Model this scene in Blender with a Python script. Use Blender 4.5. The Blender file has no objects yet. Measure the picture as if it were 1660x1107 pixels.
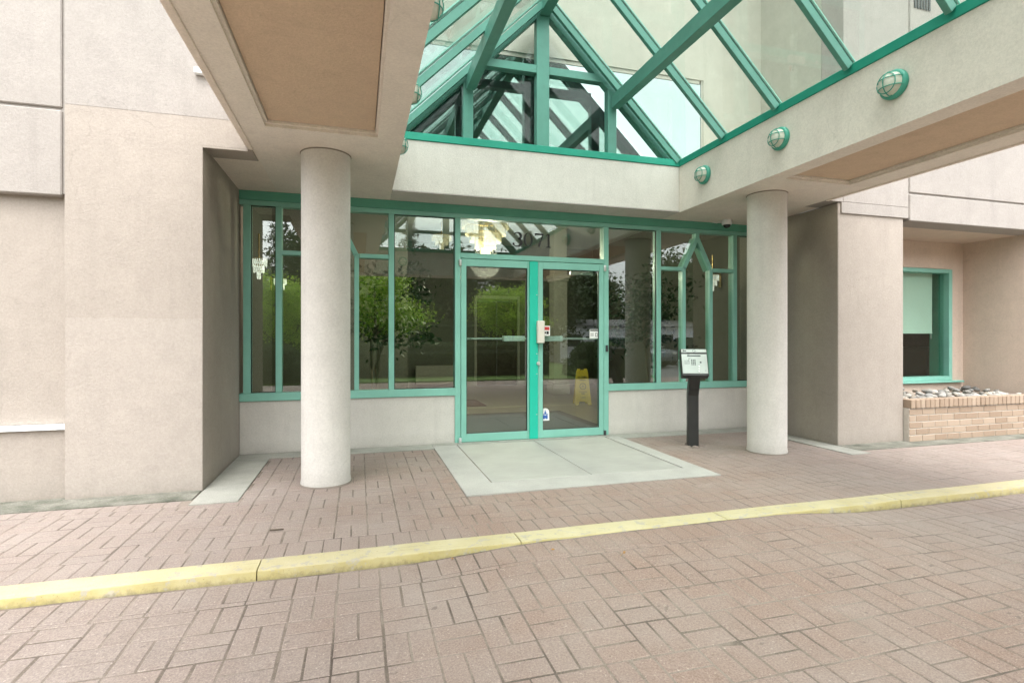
import bpy, bmesh, math, random
import numpy as np
from mathutils import Vector, Matrix

# ------------------------------------------------------------------ camera, sky, sun, exposure
S = bpy.context.scene
COL = S.collection
RAD = math.radians

FPX, YAW, CAMH = 865.0, math.atan2(248.0, 865.0), 1.2
cam_d = bpy.data.cameras.new('camera')
cam = bpy.data.objects.new('camera', cam_d)
COL.objects.link(cam)
cam.location = (0, 0, CAMH)
cam.rotation_euler = (math.pi / 2, 0, -YAW)
cam_d.sensor_width = 36.0
cam_d.lens = 36.0 * FPX / 1660.0
cam_d.shift_y = -4.5 / 1660.0
cam_d.clip_start = 0.02
cam_d.clip_end = 2000
S.camera = cam

SUN_EL, SUN_AZ = RAD(66), RAD(186)      # azimuth measured clockwise from +Y: behind the camera
w = bpy.data.worlds.new('World')
S.world = w
w.use_nodes = True
nt = w.node_tree
bg = nt.nodes['Background']
sky = nt.nodes.new('ShaderNodeTexSky')
sky.sky_type = 'NISHITA'
sky.sun_disc = False
sky.sun_elevation = SUN_EL
sky.sun_rotation = SUN_AZ
sky.dust_density = 4.0
sky.air_density = 1.0
sky.ozone_density = 1.0
hs = nt.nodes.new('ShaderNodeHueSaturation')
hs.inputs['Saturation'].default_value = 0.16
nt.links.new(sky.outputs[0], hs.inputs['Color'])
nt.links.new(hs.outputs[0], bg.inputs['Color'])
bg.inputs['Strength'].default_value = 0.15

sun_d = bpy.data.lights.new('sun', 'SUN')
sun_d.energy = 0.5
sun_d.angle = RAD(120)
sun_d.color = (1.0, 0.965, 0.92)
sun = bpy.data.objects.new('sun', sun_d)
COL.objects.link(sun)
sd = Vector((math.sin(SUN_AZ) * math.cos(SUN_EL), math.cos(SUN_AZ) * math.cos(SUN_EL), math.sin(SUN_EL)))
sun.rotation_euler = sd.to_track_quat('Z', 'Y').to_euler()
sun.location = sd * 40

S.view_settings.view_transform = 'Standard'
S.view_settings.look = 'None'
S.view_settings.gamma = 1.0
S.view_settings.exposure = 2.17
S.view_settings.use_curve_mapping = False
S.render.engine = 'CYCLES'
S.cycles.use_denoising = True
S.cycles.max_bounces = 10
S.cycles.diffuse_bounces = 8
S.cycles.glossy_bounces = 5
S.cycles.transmission_bounces = 4
S.cycles.transparent_max_bounces = 24
S.cycles.sample_clamp_indirect = 6.0
S.cycles.caustics_reflective = False
S.cycles.caustics_refractive = False

rnd = random.Random(7)
nr = np.random.default_rng(11)

# ------------------------------------------------------------------ materials
MATS = {}

class NT:
    def __init__(s, name):
        s.m = bpy.data.materials.new(name)
        s.m.use_nodes = True
        s.t = s.m.node_tree
        for n in list(s.t.nodes):
            s.t.nodes.remove(n)
        s.out = s.t.nodes.new('ShaderNodeOutputMaterial')
        s.geo = None
        MATS[name] = s.m
    def n(s, typ, **kw):
        nd = s.t.nodes.new('ShaderNode' + typ)
        for k, v in kw.items():
            if k in nd.inputs:
                if hasattr(v, 'links') or isinstance(v, bpy.types.NodeSocket):
                    s.t.links.new(v, nd.inputs[k])
                else:
                    nd.inputs[k].default_value = v
            else:
                setattr(nd, k, v)
        return nd
    def link(s, a, b):
        s.t.links.new(a, b)
    def pos(s):
        if s.geo is None:
            s.geo = s.n('NewGeometry')
        return s.geo.outputs['Position']
    def noise(s, scale, detail=4, rough=.55, vec=None, dist=0):
        nd = s.n('TexNoise', Scale=scale, Detail=detail, Roughness=rough, Distortion=dist)
        s.link(vec if vec is not None else s.pos(), nd.inputs['Vector'])
        return nd.outputs['Fac']
    def ramp(s, fac, stops):
        r = s.n('ValToRGB')
        e = r.color_ramp.elements
        while len(e) < len(stops):
            e.new(0.5)
        for i, (p, c) in enumerate(stops):
            e[i].position = p
            e[i].color = (c, c, c, 1) if not isinstance(c, tuple) else (*c[:3], 1)
        s.link(fac, r.inputs[0])
        return r.outputs[0]
    def mix(s, fac, a, b, mode='MIX'):
        nd = s.n('Mix')
        nd.data_type = 'RGBA'
        nd.blend_type = mode
        for sock, v in ((nd.inputs[0], fac), (nd.inputs[6], a), (nd.inputs[7], b)):
            if isinstance(v, bpy.types.NodeSocket):
                s.link(v, sock)
            elif isinstance(v, tuple):
                sock.default_value = (*v[:3], 1)
            else:
                sock.default_value = v
        return nd.outputs[2]
    def math(s, op, a, b=0.0):
        nd = s.n('Math', operation=op)
        for sock, v in ((nd.inputs[0], a), (nd.inputs[1], b)):
            if isinstance(v, bpy.types.NodeSocket):
                s.link(v, sock)
            else:
                sock.default_value = v
        return nd.outputs[0]
    def sep(s):
        nd = s.n('SeparateXYZ')
        s.link(s.pos(), nd.inputs[0])
        return nd.outputs
    def bump(s, h, strength=.3, dist=.01):
        nd = s.n('Bump', Strength=strength, Distance=dist)
        s.link(h, nd.inputs['Height'])
        return nd.outputs[0]
    def principled(s, color, rough=.8, bump=None, metallic=0.0, spec=.5, **kw):
        p = s.n('BsdfPrincipled')
        for sock, v in ((p.inputs['Base Color'], color), (p.inputs['Roughness'], rough), (p.inputs['Metallic'], metallic)):
            if isinstance(v, bpy.types.NodeSocket):
                s.link(v, sock)
            elif isinstance(v, tuple):
                sock.default_value = (*v[:3], 1)
            else:
                sock.default_value = v
        p.inputs['Specular IOR Level'].default_value = spec
        for k, v in kw.items():
            p.inputs[k].default_value = v
        if bump is not None:
            s.link(bump, p.inputs['Normal'])
        s.link(p.outputs[0], s.out.inputs[0])
        return p

def stucco(name, col, mottling=.10, grain=.5, streak=.12):
    t = NT(name)
    c1 = tuple(x * (1 - mottling) for x in col)
    c2 = tuple(min(1, x * (1 + mottling * .6)) for x in col)
    big = t.ramp(t.noise(1.1, 5, .6), [(.32, 0.0), (.7, 1.0)])
    c = t.mix(big, c1, c2)
    fine = t.noise(160, 3, .7)
    c = t.mix(t.math('MULTIPLY', t.ramp(fine, [(.35, 1.0), (.6, 0.0)]), .22), c, tuple(x * .62 for x in col))
    # vertical water streaks
    mp = t.n('Mapping')
    mp.inputs['Scale'].default_value = (5, 5, .35)
    t.link(t.pos(), mp.inputs['Vector'])
    st = t.ramp(t.noise(1.6, 4, .6, vec=mp.outputs[0]), [(.52, 0.0), (.8, 1.0)])
    c = t.mix(t.math('MULTIPLY', st, streak * 3), c, tuple(x * .66 for x in col))
    # grime splash band just above the paving
    z = t.sep()[2]
    zz = t.math('ADD', z, t.math('MULTIPLY', t.noise(6, 4, .6), .05))
    low = t.ramp(zz, [(.028, 1.0), (.06, .45), (.17, 0.0)])
    c = t.mix(t.math('MULTIPLY', low, .5), c, (.16, .14, .11))
    vo = t.n('TexVoronoi', feature='DISTANCE_TO_EDGE', Scale=.55)
    wp = t.n('VectorMath', operation='ADD')
    nz3 = t.n('TexNoise', Scale=1.7, Detail=5.0)
    t.link(t.pos(), nz3.inputs['Vector'])
    t.link(t.pos(), wp.inputs[0]); t.link(nz3.outputs['Color'], wp.inputs[1])
    t.link(wp.outputs[0], vo.inputs['Vector'])
    crk = t.math('MULTIPLY', t.ramp(vo.outputs['Distance'], [(.0, 1.0), (.004, 0.0)]), t.ramp(t.noise(1.3, 3), [(.52, 0.0), (.6, 1.0)]))
    c = t.mix(t.math('MULTIPLY', crk, .35), c, tuple(x * .5 for x in col))
    med = t.noise(45, 4, .6)
    gr1 = t.ramp(t.noise(62, 3, .75), [(.36, 0.0), (.64, 1.0)])
    c = t.mix(.20, c, t.mix(gr1, tuple(x * .62 for x in col), tuple(min(1, x * 1.30) for x in col)))
    blo = t.ramp(t.noise(6.5, 6, .7), [(.35, 0.0), (.65, 1.0)])
    c = t.mix(.16, c, t.mix(blo, tuple(x * .72 for x in col), tuple(min(1, x * 1.18) for x in col)))
    hgt = t.math('ADD', fine, t.math('MULTIPLY', med, .8))
    t.principled(c, .93, t.bump(hgt, grain, .006), spec=.2)
    return t.m

stucco('stucco_beige', (.365, .324, .282))
stucco('stucco_white', (.345, .318, .291), mottling=.07)
stucco('stucco_column', (.61, .585, .54), mottling=.06)
stucco('stucco_beam', (.75, .695, .62), mottling=.05)
stucco('stucco_soffit', (.76, .68, .595), mottling=.06)
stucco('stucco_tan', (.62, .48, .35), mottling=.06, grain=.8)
stucco('stucco_niche', (.60, .49, .405), mottling=.07)
stucco('stucco_recess', (.42, .405, .345), mottling=.05)
stucco('stucco_patch', (.392, .350, .308), mottling=.07)

def paint(name, col, rough=.45, var=.12, grime=.0, metallic=0.0):
    t = NT(name)
    v = t.ramp(t.noise(3.5, 5, .6), [(.3, 0.0), (.7, 1.0)])
    c = t.mix(v, tuple(x * (1 - var) for x in col), tuple(min(1, x * (1 + var)) for x in col))
    if grime:
        g = t.ramp(t.noise(22, 5, .65), [(.55, 0.0), (.75, 1.0)])
        c = t.mix(t.math('MULTIPLY', g, grime), c, tuple(x * .45 for x in col))
    r = t.ramp(t.noise(12, 3), [(.3, max(.05, rough - .08)), (.7, min(1, rough + .1))])
    t.principled(c, r, t.bump(t.noise(60, 3), .06, .003), metallic=metallic)
    return t.m

paint('teal_frame', (.215, .485, .40), .42, .07, .12)
paint('teal_header', (.10, .34, .25), .5, .08, .12)
paint('teal_astragal', (.012, .47, .34), .4, .05, .06)
paint('teal_flashing', (.008, .27, .185), .65, .08, .12)
paint('teal_steel', (.085, .265, .21), .45, .08, .25)
paint('teal_lamp', (.05, .31, .23), .4, .08, .15)
paint('white_metal', (.78, .80, .80), .45, .05, .08)
paint('aluminium', (.62, .63, .62), .35, .06, .05, metallic=.6)
paint('steel_dark', (.06, .065, .065), .4, .1, .1, metallic=.5)
paint('black_post', (.021, .021, .020), .5, .2, .1)
paint('black_plastic', (.015, .015, .015), .4, .1)
paint('ivory_plastic', (.66, .62, .55), .45, .05, .08)
paint('sign_yellow', (.48, .37, .03), .45, .08, .1)
paint('print_black', (.012, .012, .012), .5, .0)
paint('print_white', (.80, .80, .78), .5, .03)
paint('print_blue', (.03, .12, .42), .5, .0)
paint('print_red', (.55, .04, .04), .5, .0)
paint('gasket', (.012, .016, .014), .6, .1)
paint('steel_face', (.34, .37, .345), .32, .05, .0, metallic=.35)
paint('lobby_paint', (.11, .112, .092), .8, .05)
paint('lobby_trim', (.30, .295, .25), .6, .05)
paint('lobby_door', (.07, .055, .045), .35, .2, metallic=.3)
paint('lobby_mat', (.035, .03, .028), .95, .25)
paint('lobby_mat_red', (.06, .03, .025), .95, .25)
paint('terracotta', (.30, .13, .07), .8, .15)
paint('blind_fabric', (.76, .83, .78), .85, .03)
paint('tyre', (.02, .02, .02), .85, .2)
paint('brass', (.55, .40, .17), .3, .1, metallic=.9)
paint('car_white', (.75, .76, .77), .25, .02)
paint('car_grey', (.22, .24, .26), .25, .03, metallic=.4)
paint('car_dark', (.02, .025, .04), .22, .05, metallic=.4)
paint('car_glass', (.02, .03, .03), .08, .05)
paint('house_white', (.84, .85, .87), .7, .05, .1)
paint('roof_grey', (.12, .12, .12), .85, .2, .2)
paint('mortar_dark', (.20, .17, .14), .95, .15)
paint('trunk_bark', (.09, .07, .05), .95, .3, .4)
paint('ficus_bark', (.16, .13, .09), .9, .25, .3)

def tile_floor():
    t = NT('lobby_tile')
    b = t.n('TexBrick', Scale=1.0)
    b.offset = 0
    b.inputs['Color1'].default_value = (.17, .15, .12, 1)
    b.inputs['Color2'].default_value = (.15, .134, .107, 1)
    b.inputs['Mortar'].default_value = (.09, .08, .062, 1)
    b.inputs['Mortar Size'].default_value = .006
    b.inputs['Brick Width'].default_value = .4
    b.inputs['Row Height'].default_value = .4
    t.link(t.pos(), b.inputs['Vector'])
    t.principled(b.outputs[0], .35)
tile_floor()

def glass(name, tint, ior, dirt=.0):
    t = NT(name)
    tr = t.n('BsdfTransparent')
    tr.inputs[0].default_value = (*tint, 1)
    gl = t.n('BsdfGlossy')
    gl.inputs['Color'].default_value = (1, 1, 1, 1)
    gl.inputs['Roughness'].default_value = 0.0
    # Schlick reflectance, the same from either face of the sheet
    lw = t.n('LayerWeight', Blend=.5)
    r0 = ((ior - 1) / (ior + 1)) ** 2
    fr = t.math('ADD', t.math('MULTIPLY', t.math('POWER', lw.outputs['Facing'], 5.0), 1 - r0), r0)
    mx = t.n('MixShader')
    t.link(fr, mx.inputs[0])
    t.link(tr.outputs[0], mx.inputs[1])
    t.link(gl.outputs[0], mx.inputs[2])
    last = mx.outputs[0]
    if dirt:
        df = t.n('BsdfDiffuse')
        df.inputs[0].default_value = (.55, .62, .57, 1)
        m2 = t.n('MixShader')
        sp = t.ramp(t.noise(90, 3, .7), [(.60, 0.0), (.72, 1.0)])
        cl = t.ramp(t.noise(2.3, 5, .65), [(.3, 0.0), (.75, 1.0)])
        f = t.math('ADD', t.math('MULTIPLY', cl, dirt), t.math('MULTIPLY', sp, dirt * .8))
        t.link(f, m2.inputs[0])
        t.link(last, m2.inputs[1])
        t.link(df.outputs[0], m2.inputs[2])
        last = m2.outputs[0]
    t.link(last, t.out.inputs[0])
    return t.m
glass('glass_entrance', (.80, .88, .835), 1.92)
glass('glass_roof', (.86, .905, .878), 1.5, dirt=.06)
glass('glass_gable', (.90, .955, .93), 1.35, dirt=.02)
glass('glass_window', (.82, .90, .86), 1.45)

def mirror_glass():
    t = NT('glass_reflective')
    p = t.principled((.27, .315, .305), .02, metallic=1.0)
mirror_glass()

def frosted():
    t = NT('lamp_glass')
    t.principled((.70, .70, .60), .35, t.bump(t.noise(40, 2), .2, .004), **{'Transmission Weight': .15})
frosted()

def crystal():
    t = NT('crystal')
    p = t.principled((.50, .44, .31), .15)
    p.inputs['Emission Color'].default_value = (1, .86, .62, 1)
    r = t.ramp(t.noise(60, 2, .6), [(.46, .0), (.66, 1.0)])
    t.link(t.math('MULTIPLY', r, .16), p.inputs['Emission Strength'])
    t2 = NT('crystal_bright')
    p = t2.principled((.9, .88, .85), .12)
    p.inputs['Emission Color'].default_value = (1, .95, .86, 1)
    r = t2.ramp(t2.noise(70, 2, .6), [(.42, .02), (.62, 1.0)])
    t2.link(t2.math('MULTIPLY', r, .35), p.inputs['Emission Strength'])
crystal()

def paver_mat():
    t = NT('paver_brick')
    isl = t.n('NewGeometry').outputs['Random Per Island']
    oi = t.n('ObjectInfo').outputs['Random']
    r = t.math('FRACT', t.math('ADD', t.math('MULTIPLY', isl, 1.0), t.math('MULTIPLY', oi, 7.31)))
    base = t.ramp(r, [(.0, (.18, .135, .115)), (.2, (.245, .20, .178)), (.4, (.205, .175, .16)), (.6, (.265, .212, .186)), (.8, (.225, .166, .138)), (1.0, (.25, .212, .194))])
    x, y, z = t.sep()
    # sheltered, less weathered paving in front of the doors is redder; rain-washed paving is greyer
    dx = t.math('ABSOLUTE', t.math('SUBTRACT', x, 1.9))
    shel = t.ramp(t.math('ADD', t.math('MULTIPLY', dx, .25), t.math('MULTIPLY', t.noise(.9, 4, .6), .6)), [(.5, 1.0), (1.08, 0.0)])
    redder = t.mix(.6, base, (.265, .165, .123))
    greyer = t.mix(.58, base, (.262, .241, .222))
    c = t.mix(shel, greyer, redder)
    blot = t.ramp(t.noise(2.2, 5, .6), [(.38, 0.0), (.68, 1.0)])
    c = t.mix(t.math('MULTIPLY', blot, .32), c, (.31, .285, .262))
    # dark and pale aggregate
    sp = t.ramp(t.noise(330, 2, .6), [(.60, 0.0), (.68, 1.0)])
    c = t.mix(t.math('MULTIPLY', sp, .45), c, (.66, .60, .54))
    sd_ = t.ramp(t.noise(260, 2, .6), [(.33, 1.0), (.42, 0.0)])
    c = t.mix(t.math('MULTIPLY', sd_, .6), c, (.15, .11, .09))
    g1 = t.ramp(t.noise(120, 3, .75), [(.36, 0.0), (.64, 1.0)])
    c = t.mix(.38, c, t.mix(g1, (.125, .092, .077), (.43, .355, .305)))
    g2 = t.ramp(t.noise(75, 2, .6), [(.66, 0.0), (.72, 1.0)])
    c = t.mix(t.math('MULTIPLY', g2, .45), c, (.58, .53, .47))
    du = t.ramp(t.noise(.55, 6, .68), [(.42, 0.0), (.66, 1.0)])
    c = t.mix(t.math('MULTIPLY', du, .34), c, (.35, .32, .292))
    stn = t.ramp(t.noise(3.5, 6, .72), [(.57, 0.0), (.74, 1.0)])
    c = t.mix(t.math('MULTIPLY', stn, .35), c, (.20, .165, .14))
    spot = t.ramp(t.noise(16, 3, .5), [(.70, 0.0), (.735, 1.0)])
    c = t.mix(t.math('MULTIPLY', spot, .5), c, (.10, .085, .075))
    c = t.mix(1.0, c, (.93, .90, .885), 'MULTIPLY')
    h = t.math('ADD', t.noise(220, 3, .7), t.math('MULTIPLY', t.noise(45, 3), .6))
    t.principled(c, .88, t.bump(h, .55, .004), spec=.3)
paver_mat()

def simple_ground(name, stops, sc, fine, bumpd=.004, rough=.95):
    t = NT(name)
    c = t.ramp(t.noise(sc, 5, .6), stops)
    sp = t.ramp(t.noise(fine, 3, .7), [(.36, 1.0), (.5, 0.0)])
    c = t.mix(t.math('MULTIPLY', sp, .4), c, tuple(x * .45 for x in stops[0][1]))
    sw = t.ramp(t.noise(fine * .8, 3, .7), [(.58, 0.0), (.68, 1.0)])
    c = t.mix(t.math('MULTIPLY', sw, .4), c, tuple(min(1, x * 1.5) for x in stops[-1][1]))
    t.principled(c, rough, t.bump(t.noise(fine, 4, .7), .6, bumpd), spec=.3)
simple_ground('concrete', [(.3, (.335, .33, .30)), (.5, (.385, .375, .345)), (.7, (.43, .42, .385))], 2.0, 210)
simple_ground('concrete_old', [(.3, (.26, .262, .23)), (.5, (.315, .314, .278)), (.7, (.365, .362, .322))], 3.0, 190)
simple_ground('concrete_rough', [(.3, (.085, .092, .07)), (.5, (.165, .165, .135)), (.72, (.27, .26, .225))], 5.5, 120, .008)
simple_ground('joint_sand', [(.30, (.085, .068, .056)), (.45, (.15, .123, .10)), (.60, (.25, .21, .175))], 2.6, 160)
simple_ground('asphalt', [(.3, (.12, .12, .12)), (.7, (.18, .178, .175))], .7, 160)
simple_ground('lawn', [(.3, (.05, .10, .02)), (.7, (.10, .17, .035))], 2.0, 90)

def grate():
    t = NT('grate_ribs')
    c = t.ramp(t.noise(2.5, 4), [(.3, (.34, .335, .305)), (.7, (.42, .41, .375))])
    x, y, z = t.sep()
    wv = t.math('SINE', t.math('MULTIPLY', y, 2 * math.pi / .018))
    mp = t.n('Mapping')
    mp.inputs['Scale'].default_value = (3, 60, 1)
    t.link(t.pos(), mp.inputs['Vector'])
    st = t.noise(1.5, 4, .6, vec=mp.outputs[0])
    c = t.mix(t.math('MULTIPLY', t.ramp(st, [(.45, 0.0), (.7, 1.0)]), .4), c, (.24, .235, .21))
    c = t.mix(t.math('MULTIPLY', t.ramp(wv, [(.0, 1.0), (.45, 0.0)]), .4), c, (.2, .2, .175))
    t.principled(c, .7, t.bump(wv, .35, .003))
grate()

def kerb_paint():
    t = NT('kerb_yellow')
    c = t.ramp(t.noise(2.4, 5, .6), [(.3, (.39, .34, .185)), (.7, (.45, .405, .245))])
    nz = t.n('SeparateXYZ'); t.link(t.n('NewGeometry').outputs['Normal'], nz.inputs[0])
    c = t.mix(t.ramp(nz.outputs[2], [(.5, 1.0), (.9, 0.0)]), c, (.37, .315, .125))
    ch = t.ramp(t.noise(14, 6, .7), [(.565, 0.0), (.60, 1.0)])
    c = t.mix(t.math('MULTIPLY', ch, .8), c, (.30, .285, .245))
    mpk = t.n('Mapping'); mpk.inputs['Scale'].default_value = (1.2, 30, 30)
    t.link(t.pos(), mpk.inputs['Vector'])
    scf = t.ramp(t.noise(2.2, 5, .65, vec=mpk.outputs[0]), [(.60, 0.0), (.70, 1.0)])
    c = t.mix(t.math('MULTIPLY', scf, .45), c, (.16, .14, .10))
    fad = t.ramp(t.noise(4.5, 6, .7), [(.4, 0.0), (.7, 1.0)])
    c = t.mix(t.math('MULTIPLY', fad, .35), c, (.50, .46, .33))
    pit = t.ramp(t.noise(75, 3, .7), [(.28, 1.0), (.36, 0.0)])
    c = t.mix(t.math('MULTIPLY', pit, .6), c, (.18, .14, .06))
    z = t.sep()[2]
    dirt = t.math('MULTIPLY', t.ramp(t.math('ADD', t.math('MULTIPLY', z, 9.0), t.noise(26, 6, .75)), [(-.05, 1.0), (.30, 0.0)]), .75)
    c = t.mix(dirt, c, (.17, .14, .07))
    t.principled(c, .75, t.bump(t.math('ADD', t.noise(40, 5, .7), t.math('MULTIPLY', t.noise(160, 2), .3)), .5, .008))
kerb_paint()

def brick_mat():
    t = NT('planter_brick')
    oi = t.n('ObjectInfo').outputs['Random']
    c = t.ramp(oi, [(.0, (.255, .182, .125)), (.5, (.30, .222, .158)), (1.0, (.35, .27, .20))])
    c = t.mix(t.math('MULTIPLY', t.ramp(t.noise(40, 4), [(.4, 0.0), (.7, 1.0)]), .3), c, (.36, .29, .225))
    t.principled(c, .88, t.bump(t.noise(150, 3, .7), .4, .003))
    t = NT('mortar_pale')
    t.principled(t.ramp(t.noise(30, 4), [(.3, (.44, .40, .345)), (.7, (.54, .50, .44))]), .95, t.bump(t.noise(180, 2), .4, .003))
    t = NT('river_stone')
    oi = t.n('ObjectInfo').outputs['Random']
    c = t.ramp(oi, [(.0, (.10, .10, .095)), (.2, (.26, .25, .23)), (.45, (.40, .385, .345)), (.7, (.22, .225, .22)), (.85, (.31, .26, .20)), (1.0, (.48, .465, .43))])
    c = t.mix(t.math('MULTIPLY', t.ramp(t.noise(30, 4, .6), [(.4, 0.0), (.7, 1.0)]), .35), c, (.30, .26, .21))
    t.principled(c, .7, t.bump(t.noise(70, 3), .2, .003))
brick_mat()

def leaf(name, a, b, trans=.3):
    t = NT(name)
    isl = t.n('NewGeometry').outputs['Random Per Island']
    c = t.mix(isl, a, b)
    p = t.principled(c, .55, spec=.35)
    tl = t.n('BsdfTranslucent')
    t.link(c, tl.inputs[0])
    mx = t.n('MixShader')
    mx.inputs[0].default_value = trans
    t.link(p.outputs[0], mx.inputs[1])
    t.link(tl.outputs[0], mx.inputs[2])
    t.link(mx.outputs[0], t.out.inputs[0])
leaf('leaf_maple', (.26, .45, .035), (.44, .60, .085), .5)
leaf('leaf_dark', (.025, .055, .015), (.06, .10, .03), .25)
leaf('leaf_conifer', (.018, .042, .02), (.045, .075, .032), .15)
leaf('leaf_hedge', (.025, .055, .012), (.07, .115, .03), .2)
leaf('leaf_ficus', (.012, .032, .014), (.035, .07, .03), .15)

# ------------------------------------------------------------------ builders
def bx(bm, x0, x1, y0, y1, z0, z1):
    v = [bm.verts.new(p) for p in ((x0, y0, z0), (x1, y0, z0), (x1, y1, z0), (x0, y1, z0), (x0, y0, z1), (x1, y0, z1), (x1, y1, z1), (x0, y1, z1))]
    for f in ((0, 3, 2, 1), (4, 5, 6, 7), (0, 1, 5, 4), (1, 2, 6, 5), (2, 3, 7, 6), (3, 0, 4, 7)):
        bm.faces.new([v[i] for i in f])
    return v

def obox(bm, a, b, u, v_, hu, hv):
    """box along the segment a-b with half extents hu, hv along unit vectors u, v_"""
    a, b, u, v_ = Vector(a), Vector(b), Vector(u), Vector(v_)
    vs = []
    for p in (a, b):
        for su, sv in ((-1, -1), (1, -1), (1, 1), (-1, 1)):
            vs.append(bm.verts.new(p + u * hu * su + v_ * hv * sv))
    for f in ((3, 2, 1, 0), (4, 5, 6, 7), (0, 1, 5, 4), (1, 2, 6, 5), (2, 3, 7, 6), (3, 0, 4, 7)):
        bm.faces.new([vs[i] for i in f])

def tube(bm, pts, rads, seg=10, cap=True):
    rings = []
    n = len(pts)
    pts = [Vector(p) for p in pts]
    for i, p in enumerate(pts):
        d = (pts[min(i + 1, n - 1)] - pts[max(i - 1, 0)]).normalized()
        q = d.to_track_quat('Z', 'Y')
        rings.append([bm.verts.new(p + q @ Vector((math.cos(k * 2 * math.pi / seg), math.sin(k * 2 * math.pi / seg), 0)) * rads[i]) for k in range(seg)])
    for a, b in zip(rings, rings[1:]):
        for k in range(seg):
            bm.faces.new((a[k], a[(k + 1) % seg], b[(k + 1) % seg], b[k]))
    if cap:
        bm.faces.new(rings[0][::-1])
        bm.faces.new(rings[-1])

def lathe(bm, prof, seg=24, axis='Z', origin=(0, 0, 0)):
    """prof: list of (radius, height)"""
    o = Vector(origin)
    rings = []
    for r, hh in prof:
        ring = []
        for k in range(seg):
            a = k * 2 * math.pi / seg
            if axis == 'Z':
                p = Vector((r * math.cos(a), r * math.sin(a), hh))
            elif axis == 'X':
                p = Vector((hh, r * math.cos(a), r * math.sin(a)))
            else:
                p = Vector((r * math.cos(a), hh, r * math.sin(a)))
            ring.append(bm.verts.new(o + p))
        rings.append(ring)
    for a, b in zip(rings, rings[1:]):
        for k in range(seg):
            bm.faces.new((a[k], a[(k + 1) % seg], b[(k + 1) % seg], b[k]))
    for ring in (rings[0], rings[-1]):
        bm.faces.new(ring)

def prism(bm, poly, axis, a, b):
    """extrude a 2-D outline along an axis; axis 'Y': poly is (x, z); 'X': (y, z); 'Z': (x, y)"""
    def P(p, t):
        return {'Y': (p[0], t, p[1]), 'X': (t, p[0], p[1]), 'Z': (p[0], p[1], t)}[axis]
    A = [bm.verts.new(P(p, a)) for p in poly]
    B = [bm.verts.new(P(p, b)) for p in poly]
    n = len(poly)
    bm.faces.new(A)
    bm.faces.new(B[::-1])
    for i in range(n):
        bm.faces.new((A[i], B[i], B[(i + 1) % n], A[(i + 1) % n]))

def to_mesh(bm, name, mat, bevel=0.0, smooth=False, seg=1):
    if bevel:
        bmesh.ops.remove_doubles(bm, verts=bm.verts, dist=1e-5)
        es = [e for e in bm.edges if len(e.link_faces) == 2 and e.calc_face_angle(0) > .6]
        bmesh.ops.bevel(bm, geom=es, offset=bevel, segments=seg, affect='EDGES', clamp_overlap=True)
    bmesh.ops.recalc_face_normals(bm, faces=bm.faces)
    me = bpy.data.meshes.new(name)
    bm.to_mesh(me)
    bm.free()
    me.materials.append(MATS[mat])
    if smooth:
        for p in me.polygons:
            p.use_smooth = True
        me.set_sharp_from_angle(angle=RAD(40))
    return me

def obj(name, me, parent=None, loc=None):
    o = bpy.data.objects.new(name, me)
    COL.objects.link(o)
    if parent is not None:
        o.parent = parent
    if loc is not None:
        o.location = loc
    return o

def mk(name, mat, parent, fn, bevel=0.0, smooth=False, seg=1):
    bm = bmesh.new()
    fn(bm)
    return obj(name, to_mesh(bm, name, mat, bevel, smooth, seg), parent)

def boxes(name, mat, parent, lst, bevel=0.0):
    def f(bm):
        for b in lst:
            bx(bm, *b)
    return mk(name, mat, parent, f, bevel)

def box(name, mat, parent, x0, x1, y0, y1, z0, z1, bevel=0.0):
    return boxes(name, mat, parent, [(x0, x1, y0, y1, z0, z1)], bevel)

def tag(o, label, cat, group=None):
    o['label'] = label
    o['category'] = cat
    if group:
        o['group'] = group
    return o

def thing(name, label, cat, loc=(0, 0, 0), rz=0.0, group=None):
    o = bpy.data.objects.new(name, None)
    COL.objects.link(o)
    o.location = loc
    o.rotation_euler = (0, 0, rz)
    return tag(o, label, cat, group)

def structure(o):
    o['kind'] = 'structure'
    return o

def copy_tree(o, parent=None):
    c = o.copy()
    COL.objects.link(c)
    c.parent = parent
    for ch in list(o.children):
        copy_tree(ch, c)
    return c

def pix(x, y, z):
    """where a point falls in the 1660 x 1107 frame (used only to rank pieces by size)"""
    c, s = math.cos(YAW), math.sin(YAW)
    d = s * x + c * y
    if d < .2:
        return None
    return (830 + FPX * (c * x - s * y) / d, 549 - FPX * (z - CAMH) / d, d)

def smooth01(t):
    t = max(0.0, min(1.0, t))
    return t * t * (3 - 2 * t)

# ------------------------------------------------------------------ key dimensions (metres)
CX = 2.02            # axis of the entrance
YP = 4.72            # face of the piers and upper wall
YG = 6.05            # face of the glazing frames
ZS = 2.73            # soffit
XL0, XL1 = -2.10, -1.187     # left pier
XR0, XR1 = 5.156, 6.12       # right pier
OXL, OXR = .33, 3.735        # light well between the canopy beams
YB = 5.66                    # face of the back beam
YF = -.75                    # inner face of the front beam
BXL, BXR = -.82, 4.96        # outer faces of the beams
ZB = 3.28                    # top of the beam faces, below the flashing
KY0, KY1 = 3.01, 3.165       # kerb

# ------------------------------------------------------------------ the ground
structure(box('ground', 'asphalt', None, -400, 400, -400, 400, -.6, -.11))
structure(box('lawn', 'lawn', None, -30, 9.5, -14, -3.4, -.109, -.03))

def zroad(x, y):
    lift = smooth01((x - .1) / 1.0) * (1 - smooth01((x - 2.7) / .9))
    near = smooth01((y - 1.7) / 1.2)
    return -.047 + lift * near * .043 + .006 * math.sin(x * 1.7 + 1) * math.sin(y * 1.3)

def zwalk(x, y):
    return .003 * math.sin(x * 2.1) * math.sin(y * 2.7 + .5)

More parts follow.
